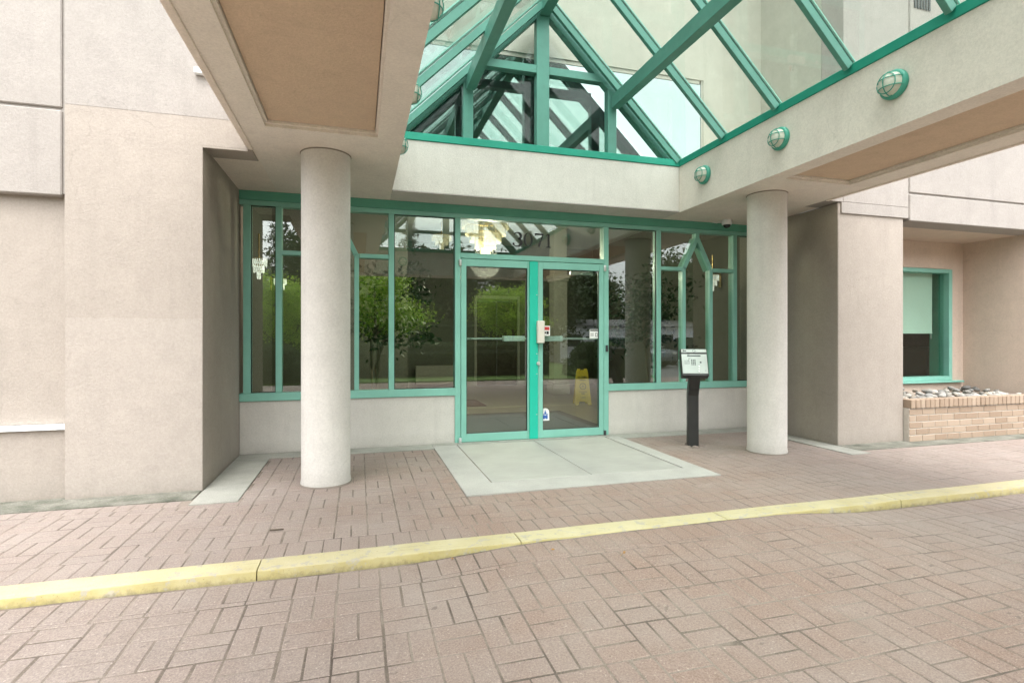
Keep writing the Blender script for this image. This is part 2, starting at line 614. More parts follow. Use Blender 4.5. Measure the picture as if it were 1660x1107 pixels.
def paver_mesh(lx, ly, name):
    """one paver: chamfered top, sides 55 mm deep; origin at the centre of its top"""
    c, dz = .004, .0035
    bm = bmesh.new()
    top = [bm.verts.new(p) for p in ((-lx/2 + c, -ly/2 + c, 0), (lx/2 - c, -ly/2 + c, 0), (lx/2 - c, ly/2 - c, 0), (-lx/2 + c, ly/2 - c, 0))]
    mid = [bm.verts.new(p) for p in ((-lx/2, -ly/2, -dz), (lx/2, -ly/2, -dz), (lx/2, ly/2, -dz), (-lx/2, ly/2, -dz))]
    low = [bm.verts.new((v.co.x, v.co.y, -.03)) for v in mid]
    bm.faces.new(top)
    for i in range(4):
        j = (i + 1) % 4
        bm.faces.new((mid[i], mid[j], top[j], top[i]))
        bm.faces.new((low[i], low[j], mid[j], mid[i]))
    return to_mesh(bm, name, 'paver_brick')

_pm = {}
def pm(lx, ly):
    k = (round(lx, 3), round(ly, 3))
    if k not in _pm:
        _pm[k] = paver_mesh(k[0], k[1], 'paver')
    return _pm[k]

def basket(x0, y0, px, py, i0, i1, j0, j1, parity, gap):
    out = []
    for i in range(i0, i1):
        for j in range(j0, j1):
            ax, ay = x0 + i * px, y0 + j * py
            if (i + j + parity) % 2 == 0:
                for k in (0, 1):
                    out.append((ax + px * (.25 + .5 * k), ay + py / 2, px / 2 - gap, py - gap))
            else:
                for k in (0, 1):
                    out.append((ax + px / 2, ay + py * (.25 + .5 * k), px - gap, py / 2 - gap))
    return out

def lay(parent, cells, zf, keep):
    """the 300 pavers that show largest become objects of their own, the rest one mass"""
    cells = [c for c in cells if keep(c)]
    def size(c):
        p = pix(c[0], c[1], zf(c[0], c[1]))
        if p is None or not (-60 < p[0] < 1720 and 0 < p[1] < 1180):
            return 0.0
        return c[2] * c[3] * (CAMH / p[2]) / (p[2] ** 2)
    cells.sort(key=size, reverse=True)
    rest_v, rest_f = [], []
    for n, (cx_, cy_, lx, ly) in enumerate(cells):
        e = .03
        gx = (zf(cx_ + e, cy_) - zf(cx_ - e, cy_)) / (2 * e) + rnd.gauss(0, .003)
        gy = (zf(cx_, cy_ + e) - zf(cx_, cy_ - e)) / (2 * e) + rnd.gauss(0, .003)
        z = zf(cx_, cy_) + min(.0018, max(-.0008, rnd.gauss(0, .0009)))
        rz = rnd.gauss(0, .006)
        ox, oy = rnd.gauss(0, .0009), rnd.gauss(0, .0009)
        if n < 300:
            o = obj('paver', pm(lx, ly), parent, (cx_ + ox, cy_ + oy, z))
            o.rotation_euler = (gy, -gx, rz)
        else:
            me = pm(lx, ly)
            b = len(rest_v)
            c, s = math.cos(rz), math.sin(rz)
            for v in me.vertices:
                x, y = v.co.x * c - v.co.y * s, v.co.x * s + v.co.y * c
                rest_v.append((cx_ + ox + x, cy_ + oy + y, z + v.co.z + gx * x + gy * y))
            rest_f += [[b + i for i in p.vertices] for p in me.polygons]
    me = bpy.data.meshes.new('paver_field')
    me.from_pydata(rest_v, [], rest_f)
    me.materials.append(MATS['paver_brick'])
    o = obj('paver_field', me, parent)
    o['kind'] = 'stuff'

def sheet(name, mat, x0, x1, y0, y1, zf, dz, nx, ny):
    vs, fs = [], []
    for j in range(ny + 1):
        for i in range(nx + 1):
            x, y = x0 + (x1 - x0) * i / nx, y0 + (y1 - y0) * j / ny
            vs.append((x, y, zf(x, y) + dz))
    for j in range(ny):
        for i in range(nx):
            a = j * (nx + 1) + i
            fs.append((a, a + 1, a + nx + 2, a + nx + 1))
    me = bpy.data.meshes.new(name)
    me.from_pydata(vs, [], fs)
    me.materials.append(MATS[mat])
    return obj(name, me)

# driveway: soldier course along the kerb, a sliver course, then basket weave
drive = structure(sheet('driveway', 'joint_sand', -9, 13, -3.2, KY0 + .02, zroad, -.0024, 180, 60))
PX, PY = .2015, .2225
cells = basket(.0997 - 42 * PX, 2.752 - 27 * PY, PX, PY, 0, 104, 0, 27, 0, .0068)
for i in range(210):
    cells.append((-9 + .1035 * i + .05, 2.893, .0985, .196))
for i in range(105):
    cells.append((-9 + .207 * i + .1, 2.774, .2015, .034))
lay(drive, cells, zroad, lambda c: -8.9 < c[0] < 12.9 and c[1] > -3.1)

# sidewalk
walk = structure(sheet('sidewalk', 'joint_sand', -9, 13, KY1 - .02, YG, zwalk, -.0024, 120, 30))
PADX0, PADX1, PADY0 = .79, 3.06, 4.005
STL, STR = -.86, 4.90        # inner edges of the concrete strips beside the piers
cells = []
for i in range(210):
    cells.append((-9 + .1 * i + .05, 3.275, .0955, .203))
for i in range(23):
    cells.append((PADX0 + .05 + .0988 * i, 3.902, .094, .195))
PX2, PY2 = .1975, .2105
cells += basket(.25 - 47 * PX2, 3.381, PX2, PY2, 0, 110, 0, 13, 1, .0068)
EXC = [(PADX0 - .002, PADX1 + .002, PADY0 - .002, 7), (-20, STL - .001, 4.33, 7), (STR + .001, 20, 4.33, 7), (-20, 20, 5.80, 7)]
def clip(c, excl):
    x0, x1, y0, y1 = c[0] - c[2] / 2, c[0] + c[2] / 2, c[1] - c[3] / 2, c[1] + c[3] / 2
    for ex0, ex1, ey0, ey1 in excl:
        if x1 <= ex0 or x0 >= ex1 or y1 <= ey0 or y0 >= ey1:
            continue
        opts = [(x0, ex0 - .004, y0, y1), (ex1 + .004, x1, y0, y1), (x0, x1, y0, ey0 - .004), (x0, x1, ey1 + .004, y1)]
        opts = [o for o in opts if o[1] - o[0] > .02 and o[3] - o[2] > .02]
        if not opts:
            return None
        x0, x1, y0, y1 = max(opts, key=lambda o: (o[1] - o[0]) * (o[3] - o[2]))
    return ((x0 + x1) / 2, (y0 + y1) / 2, x1 - x0, y1 - y0)
weave = [c for c in (clip(c, EXC + [(PADX0 - .004, PADX1 + .004, 3.803, 4.1)]) for c in cells[233:]) if c]
cells = cells[:233] + weave
def keep(c):
    x, y = c[0], c[1]
    if abs(x + .265) < .12 and abs(y - YP) < .12: return False
    if abs(x - 4.18) < .12 and abs(y - YP) < .12: return False
    if abs(x - 3.6) < .055 and abs(y - 5.2) < .06: return False
    return -8.9 < x < 12.9
lay(walk, cells, zwalk, keep)

# concrete landing with its recessed entrance grate, edge strips
pad = structure(boxes('landing', 'concrete', None, [
    (PADX0, 1.055, PADY0, 5.95, -.05, .006), (2.893, PADX1, PADY0, 5.95, -.05, .006),
    (1.055, 2.893, PADY0, 4.315, -.05, .006)]))
pad['label'] = 'pale concrete landing in front of the glass doors'
for x0, x1 in ((1.068, 1.972), (1.980, 2.880)):
    box('grate_panel', 'grate_ribs', pad, x0, x1, 4.330, 5.948, -.03, .0035, .002)
boxes('grate_frame', 'steel_dark', pad, [(1.0555, 2.8925, 4.3155, 5.9495, -.05, -.022)])
strips = structure(boxes('concrete_strip', 'concrete_old', None, [
    (-1.18, STL, 4.335, 5.80, -.05, .005), (-1.18, PADX0 - .004, 5.804, YG + .02, -.05, .0055),
    (PADX1 + .004, 5.15, 5.804, YG + .02, -.05, .0055), (STR, 5.15, 4.335, 5.80, -.05, .005), (PADX0, PADX1, 5.9525, YG + .03, -.05, .0085)]))
structure(boxes('aggregate_strip', 'concrete_rough', None, [
    (-9, -1.195, 4.47, 4.9, -.05, .006), (5.165, 13, 4.47, 4.9, -.05, .006)]))
cells = []
for i in range(80):
    cells.append((-9 + .1 * i + .0, 4.40, .0955, .13))
    cells.append((4.96 + .1 * i, 4.40, .0955, .13))
fv, ff = [], []
for (x, y, lx, ly) in cells:
    if -1.2 < x < 5.1: continue
    b = len(fv)
    for v in pm(lx, ly).vertices:
        fv.append((x + v.co.x, y + v.co.y, v.co.z + .001))
    ff += [[b + i for i in p.vertices] for p in pm(lx, ly).polygons]
me = bpy.data.meshes.new('border_pavers'); me.from_pydata(fv, [], ff); me.materials.append(MATS['paver_brick'])
o = obj('border_pavers', me, walk); o['kind'] = 'stuff'

# kerb stones
kerb = bpy.data.objects.new('kerb', None); COL.objects.link(kerb); structure(kerb)
kj = [-8.0, -6.5, -5.0, -3.45, -1.95, -.508, .92, 2.351, 3.866, 5.36, 6.86, 8.4, 9.9, 11.4, 13]
for a, b in zip(kj, kj[1:]):
    def f(bm, a=a, b=b):
        n = 70
        rings = []
        for i in range(n + 1):
            t = i / n
            x = a + .003 + (b - a - .006) * t
            wob = .003 * math.sin(x * 9.1) + .002 * math.sin(x * 23 + 1) + rnd.gauss(0, .0011)
            worn = .007 + .006 * (math.sin(x * 3.7 + 2) * .5 + .5)
            tz = .004 + .0012 * math.sin(x * 5)
            prof = [(KY1, -.12), (KY1, tz), (KY0 + worn * 1.3 + wob, tz), (KY0 + worn * .45 + wob, tz - worn * .25), (KY0 + wob * .7, tz - worn), (KY0 - .006, -.12)]
            rings.append([bm.verts.new((x, p[0], p[1])) for p in prof])
        for r0, r1 in zip(rings, rings[1:]):
            for k in range(5):
                bm.faces.new((r0[k], r0[k + 1], r1[k + 1], r1[k]))
        bm.faces.new(rings[0]); bm.faces.new(rings[-1])
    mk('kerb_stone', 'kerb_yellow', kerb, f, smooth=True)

# ------------------------------------------------------------------ the building
bld = thing('apartment_building', 'beige stucco apartment building with teal framed glass entrance', 'building', (CX, YG, 0))
def B(name, mat, lst, bevel=.006, parent=None):
    o = boxes(name, mat, parent or bld, lst, bevel)
    if parent is None:
        o.location = (-CX, -YG, 0)
    return o
G = .012   # groove half width
# left wing
B('pier', 'stucco_beige', [(XL0, XL1, YP + .0016, 6.35, -.1, 2.95)], 0)
B('wall_patch', 'stucco_patch', [(XL0 + .004, XL1 - .004, YP, YP + .003, .0, 1.357)], 0)
B('upper_wall', 'stucco_beige', [(XL1, BXL - .012, YP + .0016, YP + .3, ZS - .004, 2.95)], 0)
B('upper_wall', 'stucco_white', [(XL0, BXL - .012, YP, YP + .3, 2.944, 9.0)], 0)
B('wall_trim', 'stucco_beige', [(XL1 - .02, BXL - .04, YP + .003, YP + .02, ZS - .022, ZS - .001)], .003)
B('upper_wall', 'stucco_white', [(-9, XL0 - 2 * G, YP + .012, YP + .3, 2.915, 9.0)], .008)
B('upper_wall', 'stucco_white', [(-9, XL0 - 2 * G, YP + .010, YP + .3, 2.262, 2.895)], .008)
B('niche_wall', 'stucco_beige', [(-9, XL0 - .001, YP + .085, YP + .3, .56, 2.30)], .004)
B('plinth_wall', 'stucco_beige', [(-9, XL0 - .001, YP + .05, YP + .3, -.1, .52)], .005)
B('window_sill', 'white_metal', [(-9, XL0 - .002, YP + .02, YP + .2, .522, .558)], .003)
B('backing_wall', 'stucco_white', [(-9, XL0 + .05, YP + .030, YP + .32, 2.28, 9.0)], 0)
# right wing
B('pier', 'stucco_beige', [(XR0, XR1, YP + .018, 6.35, -.1, ZS - .006)])
B('upper_wall', 'stucco_white', [(5.215, 6.178, YP, YP + .3, ZS + .0, 9.0)], .005)
B('upper_wall', 'stucco_white', [(BXR + .012, 5.214, YP + .001, YP + .3, ZS, 3.30)], .004)
B('upper_wall', 'stucco_white', [(5.19, 6.178, YP + .0005, YP + .3, 2.605, ZS - .0005)], .003)
B('upper_wall', 'stucco_white', [(6.178 + 2 * G, 13, YP, YP + .3, 2.912, 9.0)], .008)
B('upper_wall', 'stucco_white', [(6.178 + 2 * G, 13, YP, YP + .3, 2.58, 2.892)], .008)
B('backing_wall', 'stucco_white', [(6.1, 13, YP + .018, YP + .32, 2.62, 9.0)], 0)
B('niche_soffit', 'stucco_niche', [(XR1 + .001, 8.60, YP + .2, 5.9, 2.581, 2.75)], .003)
B('niche_wall', 'stucco_niche', [(8.27, 8.49, 5.683, 5.95, -.1, 2.58), (XR1 + .001, 8.27, 5.683, 5.95, 2.205, 2.58), (XR1 + .001, 8.27, 5.683, 5.95, -.1, .575)], 0)
B('niche_wall', 'stucco_niche', [(8.491, 13, YP + .003, 5.95, -.1, 2.62)], .006)
# niche window with a roller blind
win = B('window', 'teal_frame', [(6.95, 7.0, 5.70, 5.80, .645, 2.15), (8.20, 8.262, 5.67, 5.80, .60, 2.20), (6.9, 8.199, 5.67, 5.80, 2.145, 2.20), (6.9, 8.199, 5.67, 5.80, .60, .66)], .003)
o = boxes('window_sill', 'teal_frame', win, [(6.5, 8.43, 5.625, 5.682, .572, .598)], .003)
boxes('pane', 'glass_window', win, [(6.98, 8.205, 5.745, 5.753, .655, 2.148)])
boxes('blind', 'blind_fabric', win, [(6.98, 8.10, 5.84, 5.842, 1.29, 2.15), (6.98, 8.10, 5.834, 5.848, 1.275, 1.29)])
boxes('blind_cord', 'print_white', win, [(8.06, 8.066, 5.826, 5.832, 1.20, 1.275)])
boxes('jamb_lining', 'teal_header', win, [(8.198, 8.266, 5.802, 5.95, .60, 2.2)])
# room behind the niche window
B('room_wall', 'lobby_paint', [(6.3, 10, 8.4, 8.5, 0, 2.6), (6.2, 6.3, 5.96, 8.4, 0, 2.6), (9.9, 10, 5.96, 8.4, 0, 2.6), (6.2, 10, 5.96, 8.5, 2.6, 2.7), (6.2, 10, 5.96, 8.5, -.05, .0)], 0)
cab = tag(boxes('cabinet', 'lobby_trim', None, [(9.02, 9.7, 6.6, 7.2, 0, .99), (8.98, 9.74, 6.55, 7.25, .99, 1.06)], .004), 'pale cabinet inside the small window with the roller blind', 'cabinet')
shelf = thing('shelf_unit', 'dark shelf unit seen under the roller blind', 'shelf')
for a in (7.7, 8.6):
    boxes('side_panel', 'lobby_door', shelf, [(a, a + .03, 7.4, 7.7, 0, 1.3)])
for z in (.3, .7, 1.05, 1.27):
    boxes('shelf_board', 'lobby_trim', shelf, [(7.731, 8.599, 7.4, 7.7, z, z + .025)])
# recess wall above the entrance with the reflective window
B('recess_wall', 'stucco_recess', [(-1.14, -.27, 6.0, 6.3, 3.30, 9), (4.315, 5.22, 6.0, 6.3, 3.30, 9), (-.27, 4.315, 6.0, 6.3, 4.56, 9), (-.27, 4.315, 6.0, 6.3, 3.30, 3.40)], 0)
B('recess_wall', 'stucco_recess', [(5.216, 5.45, YP + .301, 6.3, 3.30, 9)], 0)
B('recess_wall', 'stucco_recess', [(-1.1, -.835, YP + .301, 5.999, 3.30, 9)], 0)
uw = B('window', 'stucco_recess', [(-.27, -.22, 6.0 + .012, 6.1, 3.40, 4.56), (4.290, 4.315, 6.012, 6.1, 3.40, 4.56), (-.22, 4.265, 6.012, 6.1, 4.51, 4.56), (-.22, 4.265, 6.012, 6.1, 3.40, 3.44)], 0)
for a, b in ((-.22, 4.289),):
    boxes('pane', 'glass_reflective', uw, [(a, b, 6.02, 6.05, 3.44, 4.51)])
B('wall_grille', 'steel_dark', [(6.26 + .045 * k, 6.285 + .045 * k, YP - .012, YP - .001, 5.08, 5.45) for k in range(6)], 0)

# porch knee walls and door threshold
ZK = .55
B('knee_wall', 'stucco_column', [(XL1 + .001, 1.075, YG + .015, 6.25, -.1, ZK)], .004)
B('knee_wall', 'stucco_column', [(2.965, XR0 - .001, YG + .015, 6.25, -.1, ZK)], .004)

# ---- glazed storefront
sf = B('storefront', 'teal_header', [(XL1 + .001, XR0 - .001, YG - .012, 6.2, 2.635, ZS - .0005)], .004)
def F(lst, name='mullion', mat='teal_frame', bevel=.004):
    return boxes(name, mat, sf, lst, bevel)
F([(XL1 + .001, XR0 - .001, YG, 6.16, 2.585, 2.634)], 'head_rail')
for x0, x1 in ((XL1 + .001, 1.06), (2.98, XR0 - .001)):
    F([(x0, x1, YG - .004, 6.17, ZK + .001, ZK + .085)], 'sill_rail')
ZT0, ZT1 = ZK + .086, 2.584
for sgn in (-1, 1):
    def X(a, b):
        p, q = CX + sgn * a, CX + sgn * b
        return (min(p, q), max(p, q))
    F([(*X(3.10, 3.17), YG + .001, 6.16, ZT0, ZT1)])
    F([(*X(2.80, 2.86), YG + .001, 6.16, ZT0, ZT1)])
    F([(*X(1.645, 1.705), YG + .001, 6.16, ZT0, ZT1)])
    F([(*X(.90, .965), YG - .004, 6.17, .008, ZT1)], 'door_jamb')
    # pointed arch bay
    F([(*X(1.7055, 2.018), YG + .003, 6.15, 2.082, 2.128)], 'cross_bar')
    F([(*X(2.482, 2.7995), YG + .003, 6.15, 2.082, 2.128)], 'cross_bar')
    F([(*X(2.02, 2.07), YG + .002, 6.15, ZT0, 2.128)], 'arch_post')
    F([(*X(2.43, 2.48), YG + .002, 6.15, ZT0, 2.128)], 'arch_post')
    F([(*X(2.223, 2.277), YG + .004, 6.15, 2.50, ZT1)], 'arch_post')
    for s2 in (-1, 1):
        def f(bm):
            a, b = (CX + sgn * (2.25 + s2 * .205), 2.105), (CX + sgn * 2.25, 2.52)
            d = Vector((b[0] - a[0], 0, b[1] - a[1])).normalized()
            n = Vector((-d.z, 0, d.x))
            obox(bm, (a[0], YG + .075, a[1]), (b[0], YG + .075, b[1]), n, (0, 1, 0), .025, .0725 - .0005 * s2)
        mk('arch_bar', 'teal_frame', sf, f, .003)
    GY0, GY1 = 6.088, 6.094
    def pane(a, b, z0, z1):
        boxes('pane', 'glass_entrance', sf, [(*X(a, b), GY0, GY1, z0, z1)])
        xa, xb = X(a, b)
        gk = .007
        boxes('gasket', 'gasket', sf, [(xa, xa + gk, GY0 - .012, GY0 - .0005, z0, z1), (xb - gk, xb, GY0 - .012, GY0 - .0005, z0, z1), (xa + gk, xb - gk, GY0 - .012, GY0 - .0005, z0, z0 + gk), (xa + gk, xb - gk, GY0 - .012, GY0 - .0005, z1 - gk, z1)])
    pane(2.861, 3.099, ZT0, ZT1)
    pane(.966, 1.644, ZT0, ZT1)
    # arch bay: one sheet of glass behind the bars
    boxes('pane', 'glass_entrance', sf, [(*X(1.706, 2.799), GY0, GY1, ZT0, ZT1)])
F([(1.1205, 2.9195, YG - .003, 6.165, 2.125, 2.185)], 'transom_bar')
boxes('pane', 'glass_entrance', sf, [(1.121, 2.919, 6.088, 6.094, 2.1855, ZT1)])

# ---- pair of doors
def door(x0, x1, hinge, lab):
    d = boxes('door', 'teal_frame', bld, [
        (x0, x0 + .062, YG - .008, YG + .04, .012, 2.118), (x1 - .062, x1, YG - .008, YG + .04, .012, 2.118),
        (x0 + .062, x1 - .062, YG - .0075, YG + .0395, 2.035, 2.118), (x0 + .062, x1 - .062, YG - .0075, YG + .0395, .012, .105)], .003)
    d.location = (-CX, -YG, 0)
    d['label'] = lab
    boxes('pane', 'glass_entrance', d, [(x0 + .062, x1 - .062, YG + .014, YG + .020, .105, 2.035)])
    boxes('gasket', 'gasket', d, [(x0 + .062, x0 + .069, YG + .002, YG + .0135, .105, 2.035), (x1 - .069, x1 - .062, YG + .002, YG + .0135, .105, 2.035), (x0 + .069, x1 - .069, YG + .002, YG + .0135, .105, .112), (x0 + .069, x1 - .069, YG + .002, YG + .0135, 2.028, 2.035)])
    boxes('push_bar', 'aluminium', d, [(x0 + .04, x1 - .04, YG + .085, YG + .105, 1.188, 1.212)], .004)
    xa, xb = (x1 - .34, x1 - .075) if hinge < 0 else (x0 + .075, x0 + .34)
    boxes('latch_case', 'white_metal', d, [(xa, xb, YG + .045, YG + .115, 1.168, 1.232)], .006)
    xh = x0 - .012 if hinge < 0 else x1 + .012
    for z in (.03, 2.07):
        mk('hinge', 'aluminium' if hinge < 0 or z > 1 else 'steel_dark', d, lambda bm: lathe(bm, [(.014, z - .035), (.017, z - .03), (.017, z + .03), (.014, z + .035)], 12, 'Z', (xh, YG - .018, 0)), smooth=True)
    return d
dl = door(1.125, 1.985, -1, 'left leaf of the teal entrance doors')
dr = door(2.055, 2.915, 1, 'right leaf of the teal entrance doors')
# bright green cover strip where the leaves meet, reader and lock on it
ast = boxes('cover_strip', 'teal_astragal', dl, [(1.945, 2.050, YG - .026, YG - .009, .012, 2.116)], .002)
boxes('pull_plate', 'ivory_plastic', dr, [(2.028, 2.118, YG - .075, YG - .027, 1.148, 1.412)], .006)
mk('lock_cylinder', 'aluminium', dr, lambda bm: lathe(bm, [(.022, 0), (.024, .005), (.020, .016), (.010, .018)][::-1] and [(.022, YG - .027), (.024, YG - .034), (.018, YG - .043)], 16, 'Y', (2.052, 0, .905)), smooth=True)
for z in (.30, .78, 1.02, 1.72):
    mk('screw', 'aluminium', dl, lambda bm: lathe(bm, [(.007, YG - .0262), (.006, YG - .029)], 8, 'Y', (2.034, 0, z)))
boxes('door_closer', 'aluminium', dr, [(2.50, 2.80, YG + .05, YG + .10, 1.985, 2.03)], .004)
boxes('door_sensor', 'steel_dark', dr, [(2.94, 2.965, YG - .03, YG - .006, 1.04, 1.12)], .003)

# ------------------------------------------------------------------ entrance canopy
can = thing('entrance_canopy', 'beige stucco entrance canopy on round columns over the driveway', 'canopy', (CX, 2.4, 0))
def C(name, mat, lst, bevel=.005):
    o = boxes(name, mat, can, lst, bevel)
    o.location = (-CX, -2.4, 0)
    return o
RY0, RY1 = -1.0, 4.19
for (x0, x1, r0, r1) in ((BXL, OXL, -.65, .137), (OXR, BXR, 3.928, 4.70)):
    def f(bm):
        # beam with a sunk soffit panel
        zr = ZS + .075
        O = [(x0, -1.3), (x1, -1.3), (x1, 6.04), (x0, 6.04)]
        I = [(r0, RY0), (r1, RY0), (r1, RY1), (r0, RY1)]
        I2 = [(r0 + .018, RY0 + .018), (r1 - .018, RY0 + .018), (r1 - .018, RY1 - .018), (r0 + .018, RY1 - .018)]
        ob = [bm.verts.new((*p, ZS)) for p in O]
        ot = [bm.verts.new((*p, ZB)) for p in O]
        ib = [bm.verts.new((*p, ZS)) for p in I]
        im = [bm.verts.new((*p, ZS + .022)) for p in I]
        i2 = [bm.verts.new((*p, ZS + .0225)) for p in I2]
        i3 = [bm.verts.new((*p, zr)) for p in I2]
        for k in range(4):
            j = (k + 1) % 4
            bm.faces.new((ob[k], ob[j], ib[j], ib[k]))
            bm.faces.new((ib[k], ib[j], im[j], im[k]))
            bm.faces.new((im[k], im[j], i2[j], i2[k]))
            bm.faces.new((i2[k], i2[j], i3[j], i3[k]))
            bm.faces.new((ob[k], ob[j], ot[j], ot[k]))
        bm.faces.new(ot)
        bm.faces.new(i3)
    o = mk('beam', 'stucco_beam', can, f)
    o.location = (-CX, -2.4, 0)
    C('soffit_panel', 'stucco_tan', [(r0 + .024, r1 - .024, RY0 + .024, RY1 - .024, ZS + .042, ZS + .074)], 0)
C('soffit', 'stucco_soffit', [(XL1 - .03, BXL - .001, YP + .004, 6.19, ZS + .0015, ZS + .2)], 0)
C('soffit', 'stucco_soffit', [(BXR + .001, XR0 + .03, YP + .004, 6.19, ZS + .0015, ZS + .2)], 0)
C('beam', 'stucco_column', [(OXL + .001, OXR - .001, YB, 6.19, ZS + .001, ZB)], .004)
C('beam', 'stucco_column', [(OXL + .001, OXR - .001, -1.3, YF, ZS + .001, ZB)], .004)
C('edge_trim', 'stucco_soffit', [(BXL - .040, BXL - .001, -1.33, YP - .003, ZS - .010, ZB + .05)], .004)
C('edge_trim', 'stucco_soffit', [(BXL - .060, BXL - .041, -1.35, YP - .003, ZS + .015, ZB + .05)], .004)
C('edge_trim', 'stucco_soffit', [(BXR + .001, BXR + .040, -1.33, YP - .003, ZS - .010, ZB + .05)], .004)
C('edge_trim', 'stucco_soffit', [(BXR + .041, BXR + .060, -1.35, YP - .003, ZS + .015, ZB + .05)], .004)
C('bead', 'stucco_white', [(OXL + .002, OXR - .002, YB - .004, YB + .01, ZS + .0005, ZS + .016)], .002)
# teal flashing on top of the beams
C('flashing', 'teal_flashing', [(OXL - .05, OXR + .05, YB - .012, YB + .16, ZB + .001, ZB + .08)], .004)
C('flashing', 'teal_flashing', [(OXR - .012, OXR + .16, YF + .05, YB - .0125, ZB + .001, ZB + .0795)], .004)
C('flashing', 'teal_flashing', [(OXL - .16, OXL + .012, YF + .05, YB - .0125, ZB + .001, ZB + .0795)], .004)
C('flashing', 'teal_flashing', [(OXL - .05, OXR + .05, YF - .16, YF + .0495, ZB + .001, ZB + .08)], .004)
for xc, yc, r in ((-.265, YP, .195), (4.18, YP, .195), (-.265, -.55, .195), (4.18, -.55, .195)):
    o = mk('column', 'stucco_column', can, lambda bm: lathe(bm, [(r + .006, -.1), (r + .006, .02), (r, .05), (r, ZS - .06), (r + .004, ZS - .03), (r + .004, ZS - .0005)], 64, 'Z', (xc, yc, 0)), smooth=True)
    o.location = (-CX, -2.4, 0)
for xc in (-.265, 4.18):
    o = mk('sealant_joint', 'mortar_dark', can, lambda bm: lathe(bm, [(.207, -.02), (.209, .004), (.2015, .012)], 48, 'Z', (xc, YP, 0)), smooth=True)
    o.location = (-CX, -2.4, 0)
    o = mk('sealant_joint', 'mortar_dark', can, lambda bm: lathe(bm, [(.1995, ZS - .010), (.2035, ZS - .004), (.2035, ZS - .0002)], 48, 'Z', (xc, YP, 0)), smooth=True)
    o.location = (-CX, -2.4, 0)
for a, b in ((BXL, OXL - .17), (OXR + .17, BXR)):
    C('roof_slab', 'roof_grey', [(a, b, -1.3, YP - .01, ZB + .001, ZB + .04)], 0)

# ------------------------------------------------------------------ glazed gable roof over the light well
gr = thing('glass_roof', 'teal steel gable skylight with green tinted panes over the entrance', 'skylight', (CX, 2.4, 3.4))
ZE = ZB + .08
HW = (OXR - OXL) / 2
XM = (OXR + OXL) / 2
ZR = ZE + HW * .99
def Gm(name, mat, fn, bevel=.003):
    o = mk(name, mat, gr, fn, bevel)
    o.location = (-CX, -2.4, -3.4)
    return o
raf = [5.66, 4.835, 4.075, 3.315, 2.555, 1.795, 1.035, .275, -.485]
for sgn in (-1, 1):
    e = Vector((XM + sgn * HW, 0, ZE)); r = Vector((XM, 0, ZR))
    d = (r - e).normalized()
    n = Vector((sgn * d.z, 0, abs(d.x)))     # outward normal
    n = Vector((sgn * abs(d.z), 0, abs(d.x)))
    for y in raf:
        Gm('rafter', 'teal_steel', lambda bm: obox(bm, e + Vector((0, y, 0)) - n * .035 + d * .0, r + Vector((0, y, 0)) - n * .035 - d * .07, (0, 1, 0), n, .022, .034))
        Gm('glazing_cap', 'white_metal' if False else 'teal_frame', lambda bm: obox(bm, e + Vector((0, y, 0)) + n * .020, r + Vector((0, y, 0)) + n * .020 - d * .05, (0, 1, 0), n, .03, .007))
    for y0, y1 in zip(raf[1:], raf):
        Gm('pane', 'glass_roof', lambda bm: obox(bm, e + Vector((0, (y0 + y1) / 2, 0)) + n * .006, r + Vector((0, (y0 + y1) / 2, 0)) + n * .006 - d * .06, (0, 1, 0), n, (y1 - y0) / 2 - .028, .005), 0)
    # purlin under the rafters, seated on the gable posts
    xp = XM + sgn * .865
    zp = ZE + (HW - .865) * .99 - .16
    Gm('purlin', 'teal_steel', lambda bm: bx(bm, xp - .05, xp + .05, -.55, 5.70, zp - .13, zp + .02))
Gm('ridge_beam', 'teal_steel', lambda bm: bx(bm, XM - .06, XM + .06, -.55, 5.84, ZR - .17, ZR + .03))
def gable(y0, y1, glass_y):
    for x, wd, zt in ((XM - .02, .075, ZR - .175), (XM - .885, .055, ZE + (HW - .885) * .99 - .06), (XM + .845, .055, ZE + (HW - .845) * .99 - .06)):
        Gm('gable_post', 'teal_steel', lambda bm: bx(bm, x - wd, x + wd, y0, y1, ZE + .001, zt))
    for xa, xb in ((XM - .885 + .0555, XM - .02 - .0755), (XM - .02 + .0755, XM + .845 - .0555)):
        Gm('gable_bar', 'teal_steel', lambda bm: bx(bm, xa, xb, y0 + .002, y1 - .002, 4.21, 4.30))
    for sgn in (-1, 1):
        e = Vector((XM + sgn * HW, 0, ZE)); r = Vector((XM, 0, ZR)); d = (r - e).normalized()
        n = Vector((sgn * abs(d.z), 0, abs(d.x)))
        ym = (y0 + y1) / 2
        Gm('gable_rafter', 'teal_steel', lambda bm: obox(bm, e + Vector((0, ym, 0)) - n * .045, r + Vector((0, ym, 0)) - n * .045 - d * .1, (0, 1, 0), n, (y1 - y0) / 2 - .004, .045))
    def tri(bm):
        prism(bm, [(XM - HW + .06, ZE + .02), (XM + HW - .06, ZE + .02), (XM, ZR - .06)], 'Y', glass_y, glass_y + .006)
    Gm('gable_pane', 'glass_gable' if y0 > 0 else 'glass_roof', tri, 0)
gable(5.735, 5.835, 5.85)
gable(-.66, -.56, -.68)
for xa, xb in ((XM - HW + .35, XM - .96), (XM - .82, XM - .11), (XM + .07, XM + .78)):
    Gm('gable_bar', 'teal_steel', lambda bm: bx(bm, xa, xb, -.655, -.565, 3.70, 3.77))

